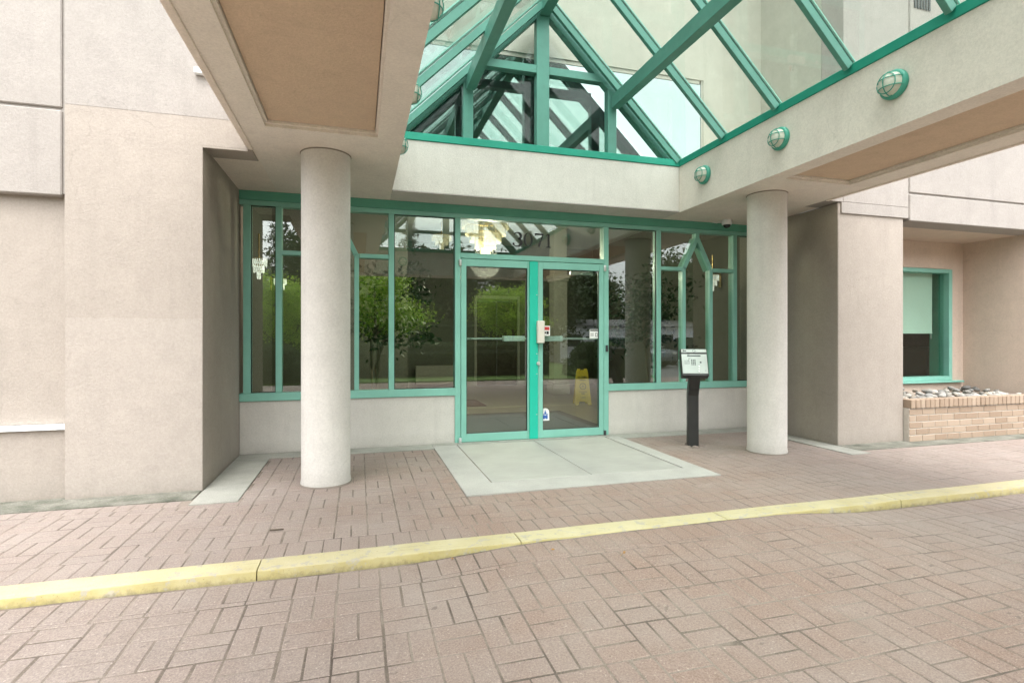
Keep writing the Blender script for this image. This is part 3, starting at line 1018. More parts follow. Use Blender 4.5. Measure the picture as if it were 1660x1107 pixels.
# ------------------------------------------------------------------ bulkhead lamps on the beam faces
def make_lamp():
    t = thing('bulkhead_lamp', '', 'wall lamp')
    mk('base_ring', 'teal_lamp', t, lambda bm: lathe(bm, [(.118, 0), (.122, .010), (.122, .032), (.112, .046), (.098, .050)], 32, 'X'), smooth=True)
    prof = [(.098, .049)] + [(.096 * math.cos(a), .05 + .085 * math.sin(a)) for a in np.linspace(.12, 1.45, 9)]
    mk('lamp_glass', 'lamp_glass', t, lambda bm: lathe(bm, prof, 28, 'X'), smooth=True)
    def cage(bm):
        def arc(fn):
            pts = [fn(a) for a in np.linspace(-math.pi / 2, math.pi / 2, 15)]
            tube(bm, pts, [.0042] * 15, 6)
        R, H = .106, .096
        arc(lambda a: (.046 + H * math.cos(a), 0, R * math.sin(a)))
        for zo in (-.036, .036):
            k = math.sqrt(1 - (zo / R) ** 2)
            arc(lambda a: (.046 + H * k * math.cos(a), R * k * math.sin(a), zo))
        pts = [(.046 + H * .62, R * .78 * math.cos(a), R * .78 * math.sin(a)) for a in np.linspace(0, 2 * math.pi, 25)]
        tube(bm, pts, [.0042] * 25, 6, cap=False)
    mk('wire_cage', 'teal_lamp', t, cage, smooth=True)
    for zo in (-.095, .095):
        mk('screw_lug', 'teal_lamp', t, lambda bm: lathe(bm, [(.013, .03), (.013, .055), (.008, .058)], 10, 'X', (0, 0, zo)), smooth=True)
    return t
lamp0 = make_lamp()
GL = 'caged bulkhead lamps along the canopy beams'
labs_r = ['caged teal bulkhead lamp on right beam, nearest the back corner', 'caged teal bulkhead lamp on right beam, middle of the three', 'largest caged teal bulkhead lamp on right beam, nearest the viewer']
labs_l = ['half hidden caged lamp behind left beam edge, beside the back beam', 'half hidden caged lamp behind left beam edge, middle one', 'half hidden caged lamp at the top edge of the photo, behind left beam']
first = True
for k, y in enumerate((5.16, 4.035, 2.95)):
    for side, labs, x, rz in ((0, labs_r, OXR, math.pi), (1, labs_l, OXL, 0)):
        L = lamp0 if first else copy_tree(lamp0)
        first = False
        L.location = (x, y - (.0 if side == 0 else .0), 3.035)
        L.rotation_euler = (0, 0, rz)
        L.scale = (.85, .85, .85)
        L['label'] = labs[k]
        L['group'] = GL
for k, x in enumerate((1.0, 3.05)):
    L = copy_tree(lamp0)
    L.location = (x, YF, 3.035)
    L.rotation_euler = (0, 0, math.pi / 2)
    L['label'] = 'caged bulkhead lamp on the front beam, reflected in the wide pane, ' + ('left one' if k == 0 else 'right one')
    L['group'] = GL

# ------------------------------------------------------------------ dome camera under the soffit
dc = thing('security_camera', 'small white dome security camera under the porch soffit', 'camera', (4.567, 5.86, ZS))
mk('housing', 'white_metal', dc, lambda bm: lathe(bm, [(.058, 0), (.062, -.006), (.062, -.055), (.056, -.062)], 28), smooth=True)
mk('dome', 'car_glass', dc, lambda bm: lathe(bm, [(.046, -.060)] + [(.046 * math.cos(a), -.064 - .040 * math.sin(a)) for a in np.linspace(.1, 1.45, 7)], 24), smooth=True)
mk('cable', 'print_white', dc, lambda bm: tube(bm, [(-.06, .03, -.012), (-.10, .07, -.03), (-.13, .12, -.012)], [.005] * 3, 6))

fx = tag(box('wall_light', 'white_metal', None, -1.235, -1.13, YP - .05, YP - .003, 3.27, 3.315, .004), 'small white fixture on the upper wall beside the left canopy beam', 'fixture')

# ------------------------------------------------------------------ house number on the transom glass
num = thing('house_number', 'black serif house number 3071 on the glass above the doors', 'sign', (2.0, 6.084, 2.3))
def stroke(bm, pts, wid):
    n = len(pts)
    L, Rr = [], []
    for i in range(n):
        a, b = Vector(pts[max(i - 1, 0)]), Vector(pts[min(i + 1, n - 1)])
        d = (b - a).normalized()
        nn = Vector((-d.y, d.x))
        p = Vector(pts[i])
        L.append(p + nn * wid[i] / 2)
        Rr.append(p - nn * wid[i] / 2)
    f0 = [[bm.verts.new((q.x, yy, q.y)) for q in L] for yy in (0, -.003)]
    f1 = [[bm.verts.new((q.x, yy, q.y)) for q in Rr] for yy in (0, -.003)]
    for i in range(n - 1):
        bm.faces.new((f0[1][i], f0[1][i + 1], f1[1][i + 1], f1[1][i]))
        bm.faces.new((f0[0][i], f0[0][i + 1], f0[1][i + 1], f0[1][i]))
        bm.faces.new((f1[0][i], f1[0][i + 1], f1[1][i + 1], f1[1][i]))
def arcp(cx_, cz_, rx, rz_, a0, a1, n=16):
    return [(cx_ + rx * math.cos(a), cz_ + rz_ * math.sin(a)) for a in np.linspace(RAD(a0), RAD(a1), n)]
HN = .165
def d3(bm):
    a = arcp(0, .122, .043, .040, 165, -75, 20)
    stroke(bm, a, [.009 + .022 * max(0, math.cos(RAD(165 - 240 * i / 19) )) for i in range(20)])
    b = arcp(-.006, .046, .054, .046, 80, -160, 22)
    stroke(bm, b, [.009 + .024 * max(0, math.cos(RAD(80 - 240 * i / 21))) for i in range(22)])
    stroke(bm, arcp(-.048, .026, .007, .007, 0, 360, 12), [.010] * 12)
def d0(bm):
    o_ = arcp(0, .082, .058, .083, 0, 360, 37); i_ = arcp(0, .082, .033, .076, 0, 360, 37)
    A = [[bm.verts.new((p[0], yy, p[1])) for p in o_[:-1]] for yy in (0, -.003)]
    Bv = [[bm.verts.new((p[0], yy, p[1])) for p in i_[:-1]] for yy in (0, -.003)]
    for k in range(36):
        j = (k + 1) % 36
        bm.faces.new((A[1][k], A[1][j], Bv[1][j], Bv[1][k]))
        bm.faces.new((A[0][k], A[0][j], A[1][j], A[1][k]))
        bm.faces.new((Bv[0][k], Bv[0][j], Bv[1][j], Bv[1][k]))
def d7(bm):
    stroke(bm, [(-.052, .155), (.054, .155)], [.018, .018])
    stroke(bm, [(-.052, .128), (-.049, .161)], [.005, .008])
    stroke(bm, [(.050, .150), (.030, .105), (.008, .05), (-.006, 0)], [.012, .018, .023, .025])
def d1(bm):
    stroke(bm, [(0, .003), (0, .164)], [.023, .023])
    stroke(bm, [(-.030, .004), (.030, .004)], [.011, .011])
    stroke(bm, [(-.034, .140), (-.004, .160)], [.006, .010])
for fn, x in ((d3, -.188), (d0, -.055), (d7, .085), (d1, .205)):
    o = mk('digit', 'print_black', num, fn)
    o.location = (x, 0, 0)

# ------------------------------------------------------------------ stickers on the right door
YGl = YG + .0135
def sticker(name, label, x0, x1, z0, z1, extra, arch=False, mat='print_white'):
    t = thing(name, label, 'sticker', ((x0 + x1) / 2, YGl, z0))
    wd, hh = (x1 - x0) / 2, z1 - z0
    if arch:
        poly = [(-wd, 0), (wd, 0)] + [(wd * math.cos(a), hh - wd + wd * math.sin(a)) for a in np.linspace(0, math.pi, 12)]
    else:
        poly = [(-wd, 0), (wd, 0), (wd, hh), (-wd, hh)]
    mk('backing', mat, t, lambda bm: prism(bm, poly, 'Y', -.0012, -.0002))
    for nm, m, bl in extra:
        boxes(nm, m, t, [(a, b, -.0022, -.0013, c, d_) for a, b, c, d_ in bl])
    return t
sticker('door_sticker', 'small arched white and blue sticker at the bottom of right door', 2.105, 2.205, .215, .365, [
    ('print', 'print_blue', [(-.03, -.006, .02, .07), (.006, .03, .02, .07), (-.006, .006, .03, .062), (-.034, .034, .075, .083), (-.004, .004, .083, .125), (-.012, -.0045, .084, .105), (.0045, .012, .084, .105)])], arch=True)
sticker('door_sticker', 'white and red sticker beside the door reader', 2.124, 2.215, 1.235, 1.355, [
    ('print', 'print_red', [(-.038, .038, .068, .108)]), ('print', 'print_black', [(-.036, -.006, .025, .05), (.0, .03, .018, .055)])])
sticker('door_sticker', 'white notice sticker with a black header at right door edge', 2.735, 2.852, 1.205, 1.315, [
    ('print', 'print_black', [(-.052, .052, .088, .104), (-.05, -.005, .058, .063), (-.05, -.005, .044, .049), (-.05, -.005, .030, .035)]), ('print', 'print_black', [(.015, .021, .02, .066), (.040, .046, .02, .066), (.0215, .0395, .02, .026), (.0215, .0395, .06, .066)])])

# ------------------------------------------------------------------ entry intercom on its bent post
ic = thing('intercom', 'entry intercom with steel face on a bent black post', 'intercom', (3.60, 5.2, 0), RAD(-24))
def post(bm):
    prof = [(0, -.08), (0, .565), (-.115, .80)]
    for (a, b) in zip(prof, prof[1:]):
        d = Vector((0, b[0] - a[0], b[1] - a[1])).normalized()
    wx, wy = .057, .052
    rings = []
    for (y, z), tilt in ((prof[0], 0), (prof[1], .22), (prof[2], .46)):
        rings.append([bm.verts.new(p) for p in ((-wx, y - wy, z - 0), (wx, y - wy, z - 0), (wx, y + wy, z + tilt * .1), (-wx, y + wy, z + tilt * .1))])
    for r0, r1 in zip(rings, rings[1:]):
        for k in range(4):
            bm.faces.new((r0[k], r0[(k + 1) % 4], r1[(k + 1) % 4], r1[k]))
    bm.faces.new(rings[0]); bm.faces.new(rings[-1])
mk('post', 'black_post', ic, post, .005)
hd = bpy.data.objects.new('head', None); COL.objects.link(hd); hd.parent = ic
tilt = Matrix.Rotation(RAD(-24), 4, 'X')
hd.location = (.0, -.14, .79)
hd.rotation_euler = (RAD(-24), 0, 0)
hd.scale = (.80, .88, .88)
boxes('housing', 'black_plastic', hd, [(-.178, .178, -.04, .065, -.012, .352)], .006)
boxes('face_plate', 'steel_face', hd, [(-.168, .168, -.046, -.0405, .018, .278)], .002)
boxes('header_plate', 'steel_face', hd, [(-.168, .168, -.0455, -.0405, .300, .345)], .002)
boxes('display', 'car_glass', hd, [(-.095, .085, -.049, -.0465, .246, .260)])
boxes('card_slot', 'car_glass', hd, [(-.150, -.100, -.048, -.0458, .315, .328)])
boxes('speaker_holes', 'steel_dark', hd, [(-.135 + .012 * i, -.129 + .012 * i, -.0475, -.0463, .14 + .012 * j, .145 + .012 * j) for i in range(6) for j in range(5)])
for i in range(3):
    for j in range(4):
        boxes('key', 'steel_dark', hd, [(-.045 + .022 * i, -.031 + .022 * i, -.049, -.0463, .130 + .021 * j, .144 + .021 * j)], .001)
boxes('reader', 'steel_dark', hd, [(.068, .090, -.049, -.0463, .155, .178)], .002)
for k in range(3):
    mk('button', 'aluminium', hd, lambda bm: lathe(bm, [(.012, -.0463), (.012, -.051), (.009, -.053)], 14, 'Y', (.048 + .003 * k, 0, .048 + .031 * k)), smooth=True)
boxes('header_mark', 'steel_dark', hd, [(-.02, -.012, -.0475, -.0456, .315, .333), (-.011, .0, -.0475, -.0456, .328, .333), (.02, .03, -.0475, -.0456, .318, .323), (.038, .048, -.0475, -.0456, .318, .323)])
boxes('keyhole', 'black_plastic', hd, [(.128, .142, -.0475, -.0463, .055, .060)])
for k in range(6):
    a = k * 1.05 + .3
    o = boxes('broken_brick', 'paver_brick', None, [(-.035 - .01 * (k % 2), .035, -.022, .018 + .006 * (k % 3), -.02, .008 + .004 * (k % 3))], .006)
    o.location = (3.6 + .11 * math.cos(a), 5.2 + .10 * math.sin(a), .003)
    o.rotation_euler = (rnd.uniform(-.15, .15), rnd.uniform(-.15, .15), rnd.uniform(0, 3))
    tag(o, 'broken paver piece around the foot of the intercom post', 'brick piece', 'broken paver pieces at the intercom post')

# ------------------------------------------------------------------ brick planter with river stones
pl = thing('brick_planter', 'low tan brick planter filled with river stones', 'planter', (7.3, 4.9, 0))
PXL, PXR, PYF = 6.128, 8.49, 4.672
def Pp(o):
    o.location = Vector(o.location) - Vector((7.3, 4.9, 0)); return o
Pp(boxes('mortar_core', 'mortar_pale', pl, [(PXL, PXR, PYF + .006, PYF + .10, -.1, .392), (PXL, PXL + .1, PYF + .101, 5.68, -.1, .39)]))
Pp(boxes('soil', 'mortar_dark', pl, [(PXL + .1, PXR, PYF + .1005, 5.682, -.1, .40)]))
bm = bmesh.new(); bx(bm, -.0955, .0955, 0, .06, 0, .0665); brick_me = to_mesh(bm, 'brick', 'planter_brick', .003)
bm = bmesh.new(); bx(bm, -.046, .046, 0, .06, 0, .0665); half_me = to_mesh(bm, 'brick', 'planter_brick', .003)
bm = bmesh.new(); bx(bm, -.0335, .0335, 0, .13, 0, .098); cap_me = to_mesh(bm, 'brick', 'planter_brick', .004)
for r in range(5):
    x = PXL + .004
    z = .006 + r * .0772
    if r % 2:
        o = obj('brick', half_me, pl); o.location = (x + .046 - 7.3, PYF - 4.9, z); x += .102
    while x + .191 < PXR:
        o = obj('brick', brick_me, pl); o.location = (x + .0955 - 7.3, PYF - 4.9 + rnd.uniform(-.001, .001), z); x += .2
    if PXR - x > .1:
        o = obj('brick', half_me, pl); o.location = (x + .046 - 7.3, PYF - 4.9, z)
x = PXL + .01
while x + .067 < PXR:
    o = obj('brick', cap_me, pl); o.location = (x + .0335 - 7.3, PYF - .018 - 4.9 + rnd.uniform(-.002, .002), .394 + rnd.uniform(-.001, .001)); x += .0745
stone_mes = []
for k in range(5):
    bm = bmesh.new()
    bmesh.ops.create_icosphere(bm, subdivisions=2, radius=1)
    ph = k * 1.7
    for v in bm.verts:
        n = 1 + .13 * math.sin(v.co.x * 2.3 + ph) + .11 * math.sin(v.co.y * 2.9 + ph * 2) + .08 * math.sin(v.co.z * 3.1 + ph)
        v.co = Vector((v.co.x * n, v.co.y * n * .78, v.co.z * n * .55))
    stone_mes.append(to_mesh(bm, 'stone', 'river_stone', smooth=True))
ns = 0
for _ in range(4000):
    if ns >= 230: break
    x, y = rnd.uniform(PXL + .08, PXR - .05), 4.84 + rnd.random() ** 1.3 * .78
    s = rnd.uniform(.028, .062) * (1.0 if rnd.random() < .9 else 1.35)
    o = obj('stone', stone_mes[rnd.randrange(5)], pl)
    o.location = (x - 7.3, y - 4.9, .425 + rnd.uniform(0, .075) * (.5 + (y - 4.8)))
    o.rotation_euler = (rnd.uniform(-.4, .4), rnd.uniform(-.4, .4), rnd.uniform(0, 6.3))
    o.scale = (s, s, s)
    ns += 1

# ------------------------------------------------------------------ lobby behind the glass
LX0, LX1, LYB, LZ = -1.5, 6.1, 13.3, 3.6
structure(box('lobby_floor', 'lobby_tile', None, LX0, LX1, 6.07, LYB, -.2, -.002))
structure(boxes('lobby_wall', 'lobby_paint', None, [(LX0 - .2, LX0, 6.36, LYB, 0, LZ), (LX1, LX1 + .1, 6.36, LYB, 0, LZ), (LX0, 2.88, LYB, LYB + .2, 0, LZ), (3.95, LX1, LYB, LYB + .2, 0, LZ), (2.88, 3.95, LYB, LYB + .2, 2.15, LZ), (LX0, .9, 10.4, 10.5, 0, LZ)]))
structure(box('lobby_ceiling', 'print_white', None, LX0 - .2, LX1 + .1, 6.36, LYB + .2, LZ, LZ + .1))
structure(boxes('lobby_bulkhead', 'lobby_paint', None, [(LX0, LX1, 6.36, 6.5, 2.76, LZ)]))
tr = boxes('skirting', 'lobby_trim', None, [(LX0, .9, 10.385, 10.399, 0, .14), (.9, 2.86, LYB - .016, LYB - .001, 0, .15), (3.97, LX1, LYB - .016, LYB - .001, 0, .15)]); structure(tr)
el = thing('elevator_door', 'dark elevator doors at the back of the lobby', 'door', (3.415, LYB, 0))
boxes('door_leaf', 'lobby_door', el, [(-.53, -.003, .03, .06, 0, 2.14)])
boxes('door_leaf', 'lobby_door', el, [(.003, .53, .03, .06, 0, 2.14)])
boxes('door_frame', 'lobby_trim', el, [(-.60, -.536, -.03, .02, 0, 2.22), (.536, .60, -.03, .02, 0, 2.22), (-.60, .60, -.03, .02, 2.2205, 2.30)])
pc = thing('lobby_column', 'pale square column with moulded base in the lobby', 'column', (4.19, 10.95, 0))
boxes('shaft', 'lobby_trim', pc, [(-.15, .15, -.15, .15, .281, 2.44)])
boxes('base', 'lobby_trim', pc, [(-.20, .20, -.20, .20, 0, .22), (-.18, .18, -.18, .18, .22, .28)], .01)
boxes('capital', 'lobby_trim', pc, [(-.18, .18, -.18, .18, 2.441, 2.50), (-.21, .21, -.21, .21, 2.5, 2.58), (-.15, .15, -.15, .15, 2.58, LZ)], .01)
tag(box('floor_mat', 'lobby_mat', None, .95, 3.2, 6.35, 8.3, -.0015, .010, .004), 'dark entrance mat just inside the glass doors', 'mat')
tag(box('floor_mat', 'lobby_mat_red', None, .1, 2.2, 9.3, 10.3, -.0015, .008, .003), 'brown mat further back on the lobby floor', 'mat')
tag(box('radiator', 'lobby_trim', None, 1.3, 2.3, 12.9, 13.05, .1, .55, .01), 'low pale radiator on the lobby back wall', 'radiator')

# wet floor sign
ws = thing('caution_sign', 'yellow folding CLOSED floor sign standing inside right door', 'sign', (3.93, 9.05, 0), RAD(-12))
def panel(bm, s):
    poly = [(-.15, .0), (-.085, .0), (-.075, .06), (.075, .06), (.085, .0), (.15, .0), (.105, .60), (.085, .66), (.04, .66), (.035, .635), (-.035, .635), (-.04, .66), (-.085, .66), (-.105, .60)]
    prism(bm, poly, 'Y', -.008, .008)
for s in (-1, 1):
    o = mk('panel', 'sign_yellow', ws, lambda bm: panel(bm, s), .003)
    o.location = (0, s * .13, 0); o.rotation_euler = (s * RAD(11), 0, 0)
def letters(parent, text, size, loc, rx, mat):
    cu = bpy.data.curves.new('lettering', 'FONT')
    cu.body = text; cu.size = size; cu.align_x = 'CENTER'; cu.extrude = .0006; cu.offset = size * .02
    t = bpy.data.objects.new('lettering', cu); COL.objects.link(t)
    dg = bpy.context.evaluated_depsgraph_get()
    me = bpy.data.meshes.new_from_object(t.evaluated_get(dg))
    COL.objects.unlink(t); bpy.data.objects.remove(t)
    me.materials.clear(); me.materials.append(MATS[mat])
    o = obj('lettering', me, parent, loc)
    o.rotation_euler = (rx, 0, 0)
    return o
rx = RAD(90) - RAD(11)
def sgn_pt(z):
    return (0, -.13 + z * math.sin(RAD(11)) - .0105, z * math.cos(RAD(11)))
for txt, sz, z in (('CLOSED', .048, .49), ('CERRADO', .026, .445), ('FOR CLEANING', .020, .235), ('FERME', .024, .20), ('CLOSED', .024, .13)):
    letters(ws, txt, sz, sgn_pt(z), rx, 'print_black')
def ringm(bm):
    tube(bm, [(.055 * math.cos(a), -.001, .055 * math.sin(a)) for a in np.linspace(0, 2 * math.pi, 25)], [.005] * 25, 5, False)
    tube(bm, [(-.02, -.001, -.02), (0, -.001, .022), (.02, -.001, -.012)], [.006] * 3, 5)
o = mk('symbol', 'print_black', ws, ringm); o.location = sgn_pt(.34); o.rotation_euler = (-RAD(11), 0, 0)

# chandeliers and sconces
def chandelier(name, label, loc, R, H, tiers, mat='crystal', cat='chandelier', group=None):
    t = thing(name, label, cat, loc, group=group)
    mk('rod', 'brass', t, lambda bm: tube(bm, [(0, 0, H * .9), (0, 0, H + .35)], [.012, .012], 8))
    for k in range(tiers):
        r = R * (1 - .8 * (k / max(1, tiers - 1)) ** 1.25)
        z1 = H * (1 - k / tiers)
        z0 = z1 - H / tiers * 1.35
        mk('ring', 'brass', t, lambda bm: tube(bm, [(r * math.cos(a), r * math.sin(a), z1) for a in np.linspace(0, 2 * math.pi, 33)], [.008] * 33, 6, False))
        def f(bm):
            n = max(10, int(2 * math.pi * r / .026))
            for i in range(n):
                a = i * 2 * math.pi / n + k * .3
                x, y = r * math.cos(a), r * math.sin(a)
                b = .0075
                zz = z0 + rnd.uniform(0, .02)
                top = [bm.verts.new((x + dx, y + dy, z1)) for dx, dy in ((-b, 0), (0, -b), (b, 0), (0, b))]
                low = [bm.verts.new((x + dx, y + dy, zz + .015)) for dx, dy in ((-b, 0), (0, -b), (b, 0), (0, b))]
                tip = bm.verts.new((x, y, zz))
                for q in range(4):
                    bm.faces.new((top[q], top[(q + 1) % 4], low[(q + 1) % 4], low[q]))
                    bm.faces.new((low[q], low[(q + 1) % 4], tip))
        mk('crystal_tier', mat, t, f)
    return t
chandelier('chandelier', 'large tiered crystal chandelier above the entrance doors', (2.01, 8.6, 2.60), .39, .55, 5)
chandelier('chandelier', 'small crystal chandelier further back in the lobby, left of the doors', (1.64, 11.0, 3.06), .20, .26, 3)
ld = bpy.data.lights.new('chandelier_light', 'POINT'); ld.energy = 62; ld.color = (1, .86, .66); ld.shadow_soft_size = .25
lo = bpy.data.objects.new('chandelier_light', ld); lo.location = (2.01, 8.6, 2.45); COL.objects.link(lo)
def sconce(label, loc, rz):
    t = chandelier('wall_sconce', label, loc, .10, .26, 3, 'crystal_bright', 'sconce', 'crystal wall sconces in the lobby')
    t.rotation_euler = (0, 0, rz)
    boxes('back_plate', 'brass', t, [(-.03, .03, .14, .155, .05, .30)], .004)
    boxes('arm', 'brass', t, [(-.01, .01, .0, .139, .25, .27)])
    return t
sconce('lit crystal wall sconce seen through the leftmost window pane', (LX0 + .16, 8.11, 2.05), math.pi / 2)
sconce('lit crystal wall sconce seen behind the left column edge', (-1.34, 10.2, 2.0), math.pi / 2)
sconce('lit crystal wall sconce seen through the right window, above the intercom', (LX1 - .16, 7.996, 2.05), -math.pi / 2)
tag(box('wall_panel', 'black_plastic', None, LX0 + .001, LX0 + .05, 8.0, 8.12, 1.56, 1.74, .004), 'small black box on the lobby wall under the left sconce', 'panel')

# ------------------------------------------------------------------ plants
def leaf_mesh(name, pts, size, mat, aspect=2.2, up=0.25, droop=0.0, jitter=.35):
    n = len(pts)
    pts = np.asarray(pts, float)
    d = nr.normal(size=(n, 3)); d[:, 2] = d[:, 2] * (1 - up) - droop
    d /= np.linalg.norm(d, axis=1)[:, None]
    a = nr.normal(size=(n, 3))
    s = np.cross(d, a); s /= np.linalg.norm(s, axis=1)[:, None]
    sz = size * (1 + jitter * nr.uniform(-1, 1, n))[:, None]
    nn = np.cross(d, s)
    v = np.empty((n, 4, 3))
    v[:, 0] = pts
    v[:, 1] = pts + d * sz * .5 + s * sz / aspect * .5 + nn * sz * .08
    v[:, 2] = pts + d * sz
    v[:, 3] = pts + d * sz * .5 - s * sz / aspect * .5 + nn * sz * .08
    me = bpy.data.meshes.new(name)
    me.vertices.add(n * 4); me.vertices.foreach_set('co', v.reshape(-1))
    me.loops.add(n * 4); me.loops.foreach_set('vertex_index', np.arange(n * 4))
    me.polygons.add(n); me.polygons.foreach_set('loop_start', np.arange(n) * 4); me.polygons.foreach_set('loop_total', np.full(n, 4))
    me.update(); me.validate()
    me.materials.append(MATS[mat])
    return me

def branch_tree(bm, base, h, r, n, spread, first=.35, rr=None):
    """trunk with limbs; returns limb tips"""
    tips = []
    x, y, z = base
    pts, rad = [], []
    for i in range(7):
        t = i / 6
        pts.append((x + .06 * h * .3 * math.sin(t * 3 + x), y + .05 * h * .3 * math.sin(t * 4 + y), z + h * t)); rad.append(r * (1 - .8 * t))
    tube(bm, pts, rad, 9)
    for i in range(n):
        t = first + (1 - first) * (i + .5) / n
        k = min(5, int(t * 6)); f = t * 6 - k
        p = Vector(pts[k]).lerp(Vector(pts[k + 1]), f)
        a = i * 2.4 + rnd.uniform(-.4, .4)
        L = spread * (1.1 - .5 * t) * rnd.uniform(.75, 1.15)
        up = rnd.uniform(.25, .7) * L
        q = p + Vector((math.cos(a) * L * .5, math.sin(a) * L * .5, up * .65)); e = p + Vector((math.cos(a) * L, math.sin(a) * L, up))
        rb = r * (1 - .8 * t) * .55
        tube(bm, [p, q, e], [rb, rb * .6, rb * .2], 6)
        tips += [q, e, (q + e) / 2]
    tips.append(Vector(pts[-1]))
    return tips

def crown_pts(tips, n, sig, flat=.75):
    tips = np.array([tuple(t) for t in tips])
    k = nr.integers(0, len(tips), n)
    return tips[k] + nr.normal(size=(n, 3)) * np.array([sig, sig, sig * flat])

def tree(name, label, loc, h, r, nl, spread, nleaf, size, mat, sig, group, first=.35, cat='tree', bark='trunk_bark', **kw):
    t = thing(name, label, cat, loc, group=group)
    bm = bmesh.new()
    tips = branch_tree(bm, (0, 0, 0), h, r, nl, spread, first)
    obj('trunk', to_mesh(bm, 'trunk', bark, smooth=True), t)
    obj('crown', leaf_mesh('crown', crown_pts(tips, nleaf, sig), size, mat, **kw), t)
    return t
GM = 'bright green maples reflected in the entrance glass'
tree('maple_tree', 'bright green maple behind the viewer, reflected in the leftmost panes', (-2.9, -8.6, -.1), 3.0, .09, 13, 1.5, 9000, .11, 'leaf_maple', .26, GM, .30)
tree('maple_tree', 'bright green maple behind the viewer, reflected right of the left column', (.55, -8.8, -.1), 3.3, .10, 15, 1.7, 12000, .11, 'leaf_maple', .28, GM, .25)
tree('maple_tree', 'bright green maple behind the viewer, reflected in the glass doors', (6.1, -9.2, -.1), 2.9, .09, 13, 1.5, 10000, .11, 'leaf_maple', .26, GM, .32)
def conifer(label, loc, h, R):
    t = thing('conifer_tree', label, 'tree', loc, group='tall dark trees behind the driveway')
    mk('trunk', 'trunk_bark', t, lambda bm: tube(bm, [(0, 0, 0), (0, 0, h * .5), (0, 0, h)], [h * .018, h * .011, .02], 8), smooth=True)
    P = []
    nb = int(h * 9)
    for i in range(nb):
        z = h * (.06 + .94 * (i / nb)); L = R * (1 - (z / h)) ** .8 * rnd.uniform(.7, 1.1) + .15
        a = i * 2.399
        m = int(26 + 55 * L)
        tt = nr.uniform(.05, 1, m) ** .8
        P.append(np.stack([math.cos(a) * L * tt + nr.normal(0, .10, m), math.sin(a) * L * tt + nr.normal(0, .10, m), z - .25 * L * tt ** 1.5 + nr.normal(0, .07, m)], 1))
    obj('crown', leaf_mesh('crown', np.concatenate(P), .20, 'leaf_conifer', aspect=2.6, droop=.25), t)
    return t
for k, (x, y, h, R, lab) in enumerate(((-9, -20, 8, 2.2, 'far left'), (-4.5, -22, 9, 2.4, 'behind the first maple'), (11.5, -24, 9, 2.3, 'behind the doors reflection'), (20, -31, 10, 2.6, 'beyond the parked cars'), (3.8, -30, 11, 2.2, 'standing alone in the gap'))):
    conifer('tall dark conifer behind the driveway, ' + lab, (x, y, -.1), h, R)
for k, (x, y, h, lab) in enumerate(((-13, -17, 5.5, 'far left end'), (-1.2, -17, 5.5, 'left of centre'), (4.5, -18, 5, 'centre'), (9.5, -17, 4.8, 'right of centre'), (16, -24, 5.0, 'right end, beyond the cars'), (21, -19, 5.5, 'beside the outbuilding'), (26, -22, 6.0, 'far right end'))):
    tree('broadleaf_tree', 'dark leafy tree behind the hedge, ' + lab, (x, y, -.1), h, .2, 26, 2.9, 16000, .30, 'leaf_dark', .6, 'tall dark trees behind the driveway', .12)
def hedge(name, label, x0, x1, y0, y1, z1, rnd_end=.4, n=26000):
    t = thing(name, label, 'hedge', ((x0 + x1) / 2, (y0 + y1) / 2, -.1), group='clipped hedges across the driveway')
    def f(bm):
        bx(bm, x0 + .12, x1 - .12, y0 + .12, y1 - .12, .0, z1 - .05)
    o = mk('core', 'leaf_hedge', t, f, .25, seg=3); o.location = (-(x0 + x1) / 2, -(y0 + y1) / 2, .1)
    p = np.stack([nr.uniform(x0, x1, n), nr.uniform(y0, y1, n), nr.uniform(0, z1, n)], 1)
    m = nr.random(n)
    top = m < .4; fr = (m >= .4) & (m < .8); sd1 = m >= .8
    p[top, 2] = z1 + nr.normal(0, .025, top.sum())
    p[fr, 1] = y1 + nr.normal(0, .03, fr.sum())
    p[sd1, 0] = np.where(nr.random(sd1.sum()) < .5, x0, x1) + nr.normal(0, .03, sd1.sum())
    # rounded shoulders
    dx = np.minimum(p[:, 0] - x0, x1 - p[:, 0]); dy = np.minimum(p[:, 1] - y0, y1 - p[:, 1])
    R = rnd_end
    ex = np.clip(R - dx, 0, R); ey = np.clip(R - dy, 0, R)
    p[:, 2] -= np.where(p[:, 2] > z1 - R, 1, 0) * (R - np.sqrt(np.clip(R * R - np.minimum(ex ** 2 + ey ** 2, R * R), 0, None))) * .8
    o = obj('foliage', leaf_mesh('foliage', p, .06, 'leaf_hedge', aspect=1.8), t); o.location = (-(x0 + x1) / 2, -(y0 + y1) / 2, .1)
hedge('hedge', 'long clipped hedge behind the viewer, reflected in the doors', -1.0, 6.2, -6.4, -5.0, 1.02)
hedge('hedge', 'tall dark hedge at the far side of the lawn behind the maples', -20, 9.3, -15.2, -14.0, 2.1, .3, 30000)
hedge('hedge', 'rounded clipped bush behind the viewer, reflected in the right door', 6.7, 8.6, -4.9, -3.4, 1.05, .7, 12000)
hedge('hedge', 'short clipped bush behind the viewer, reflected beside the left column', -3.3, -1.6, -5.0, -3.6, 1.0, .6, 12000)

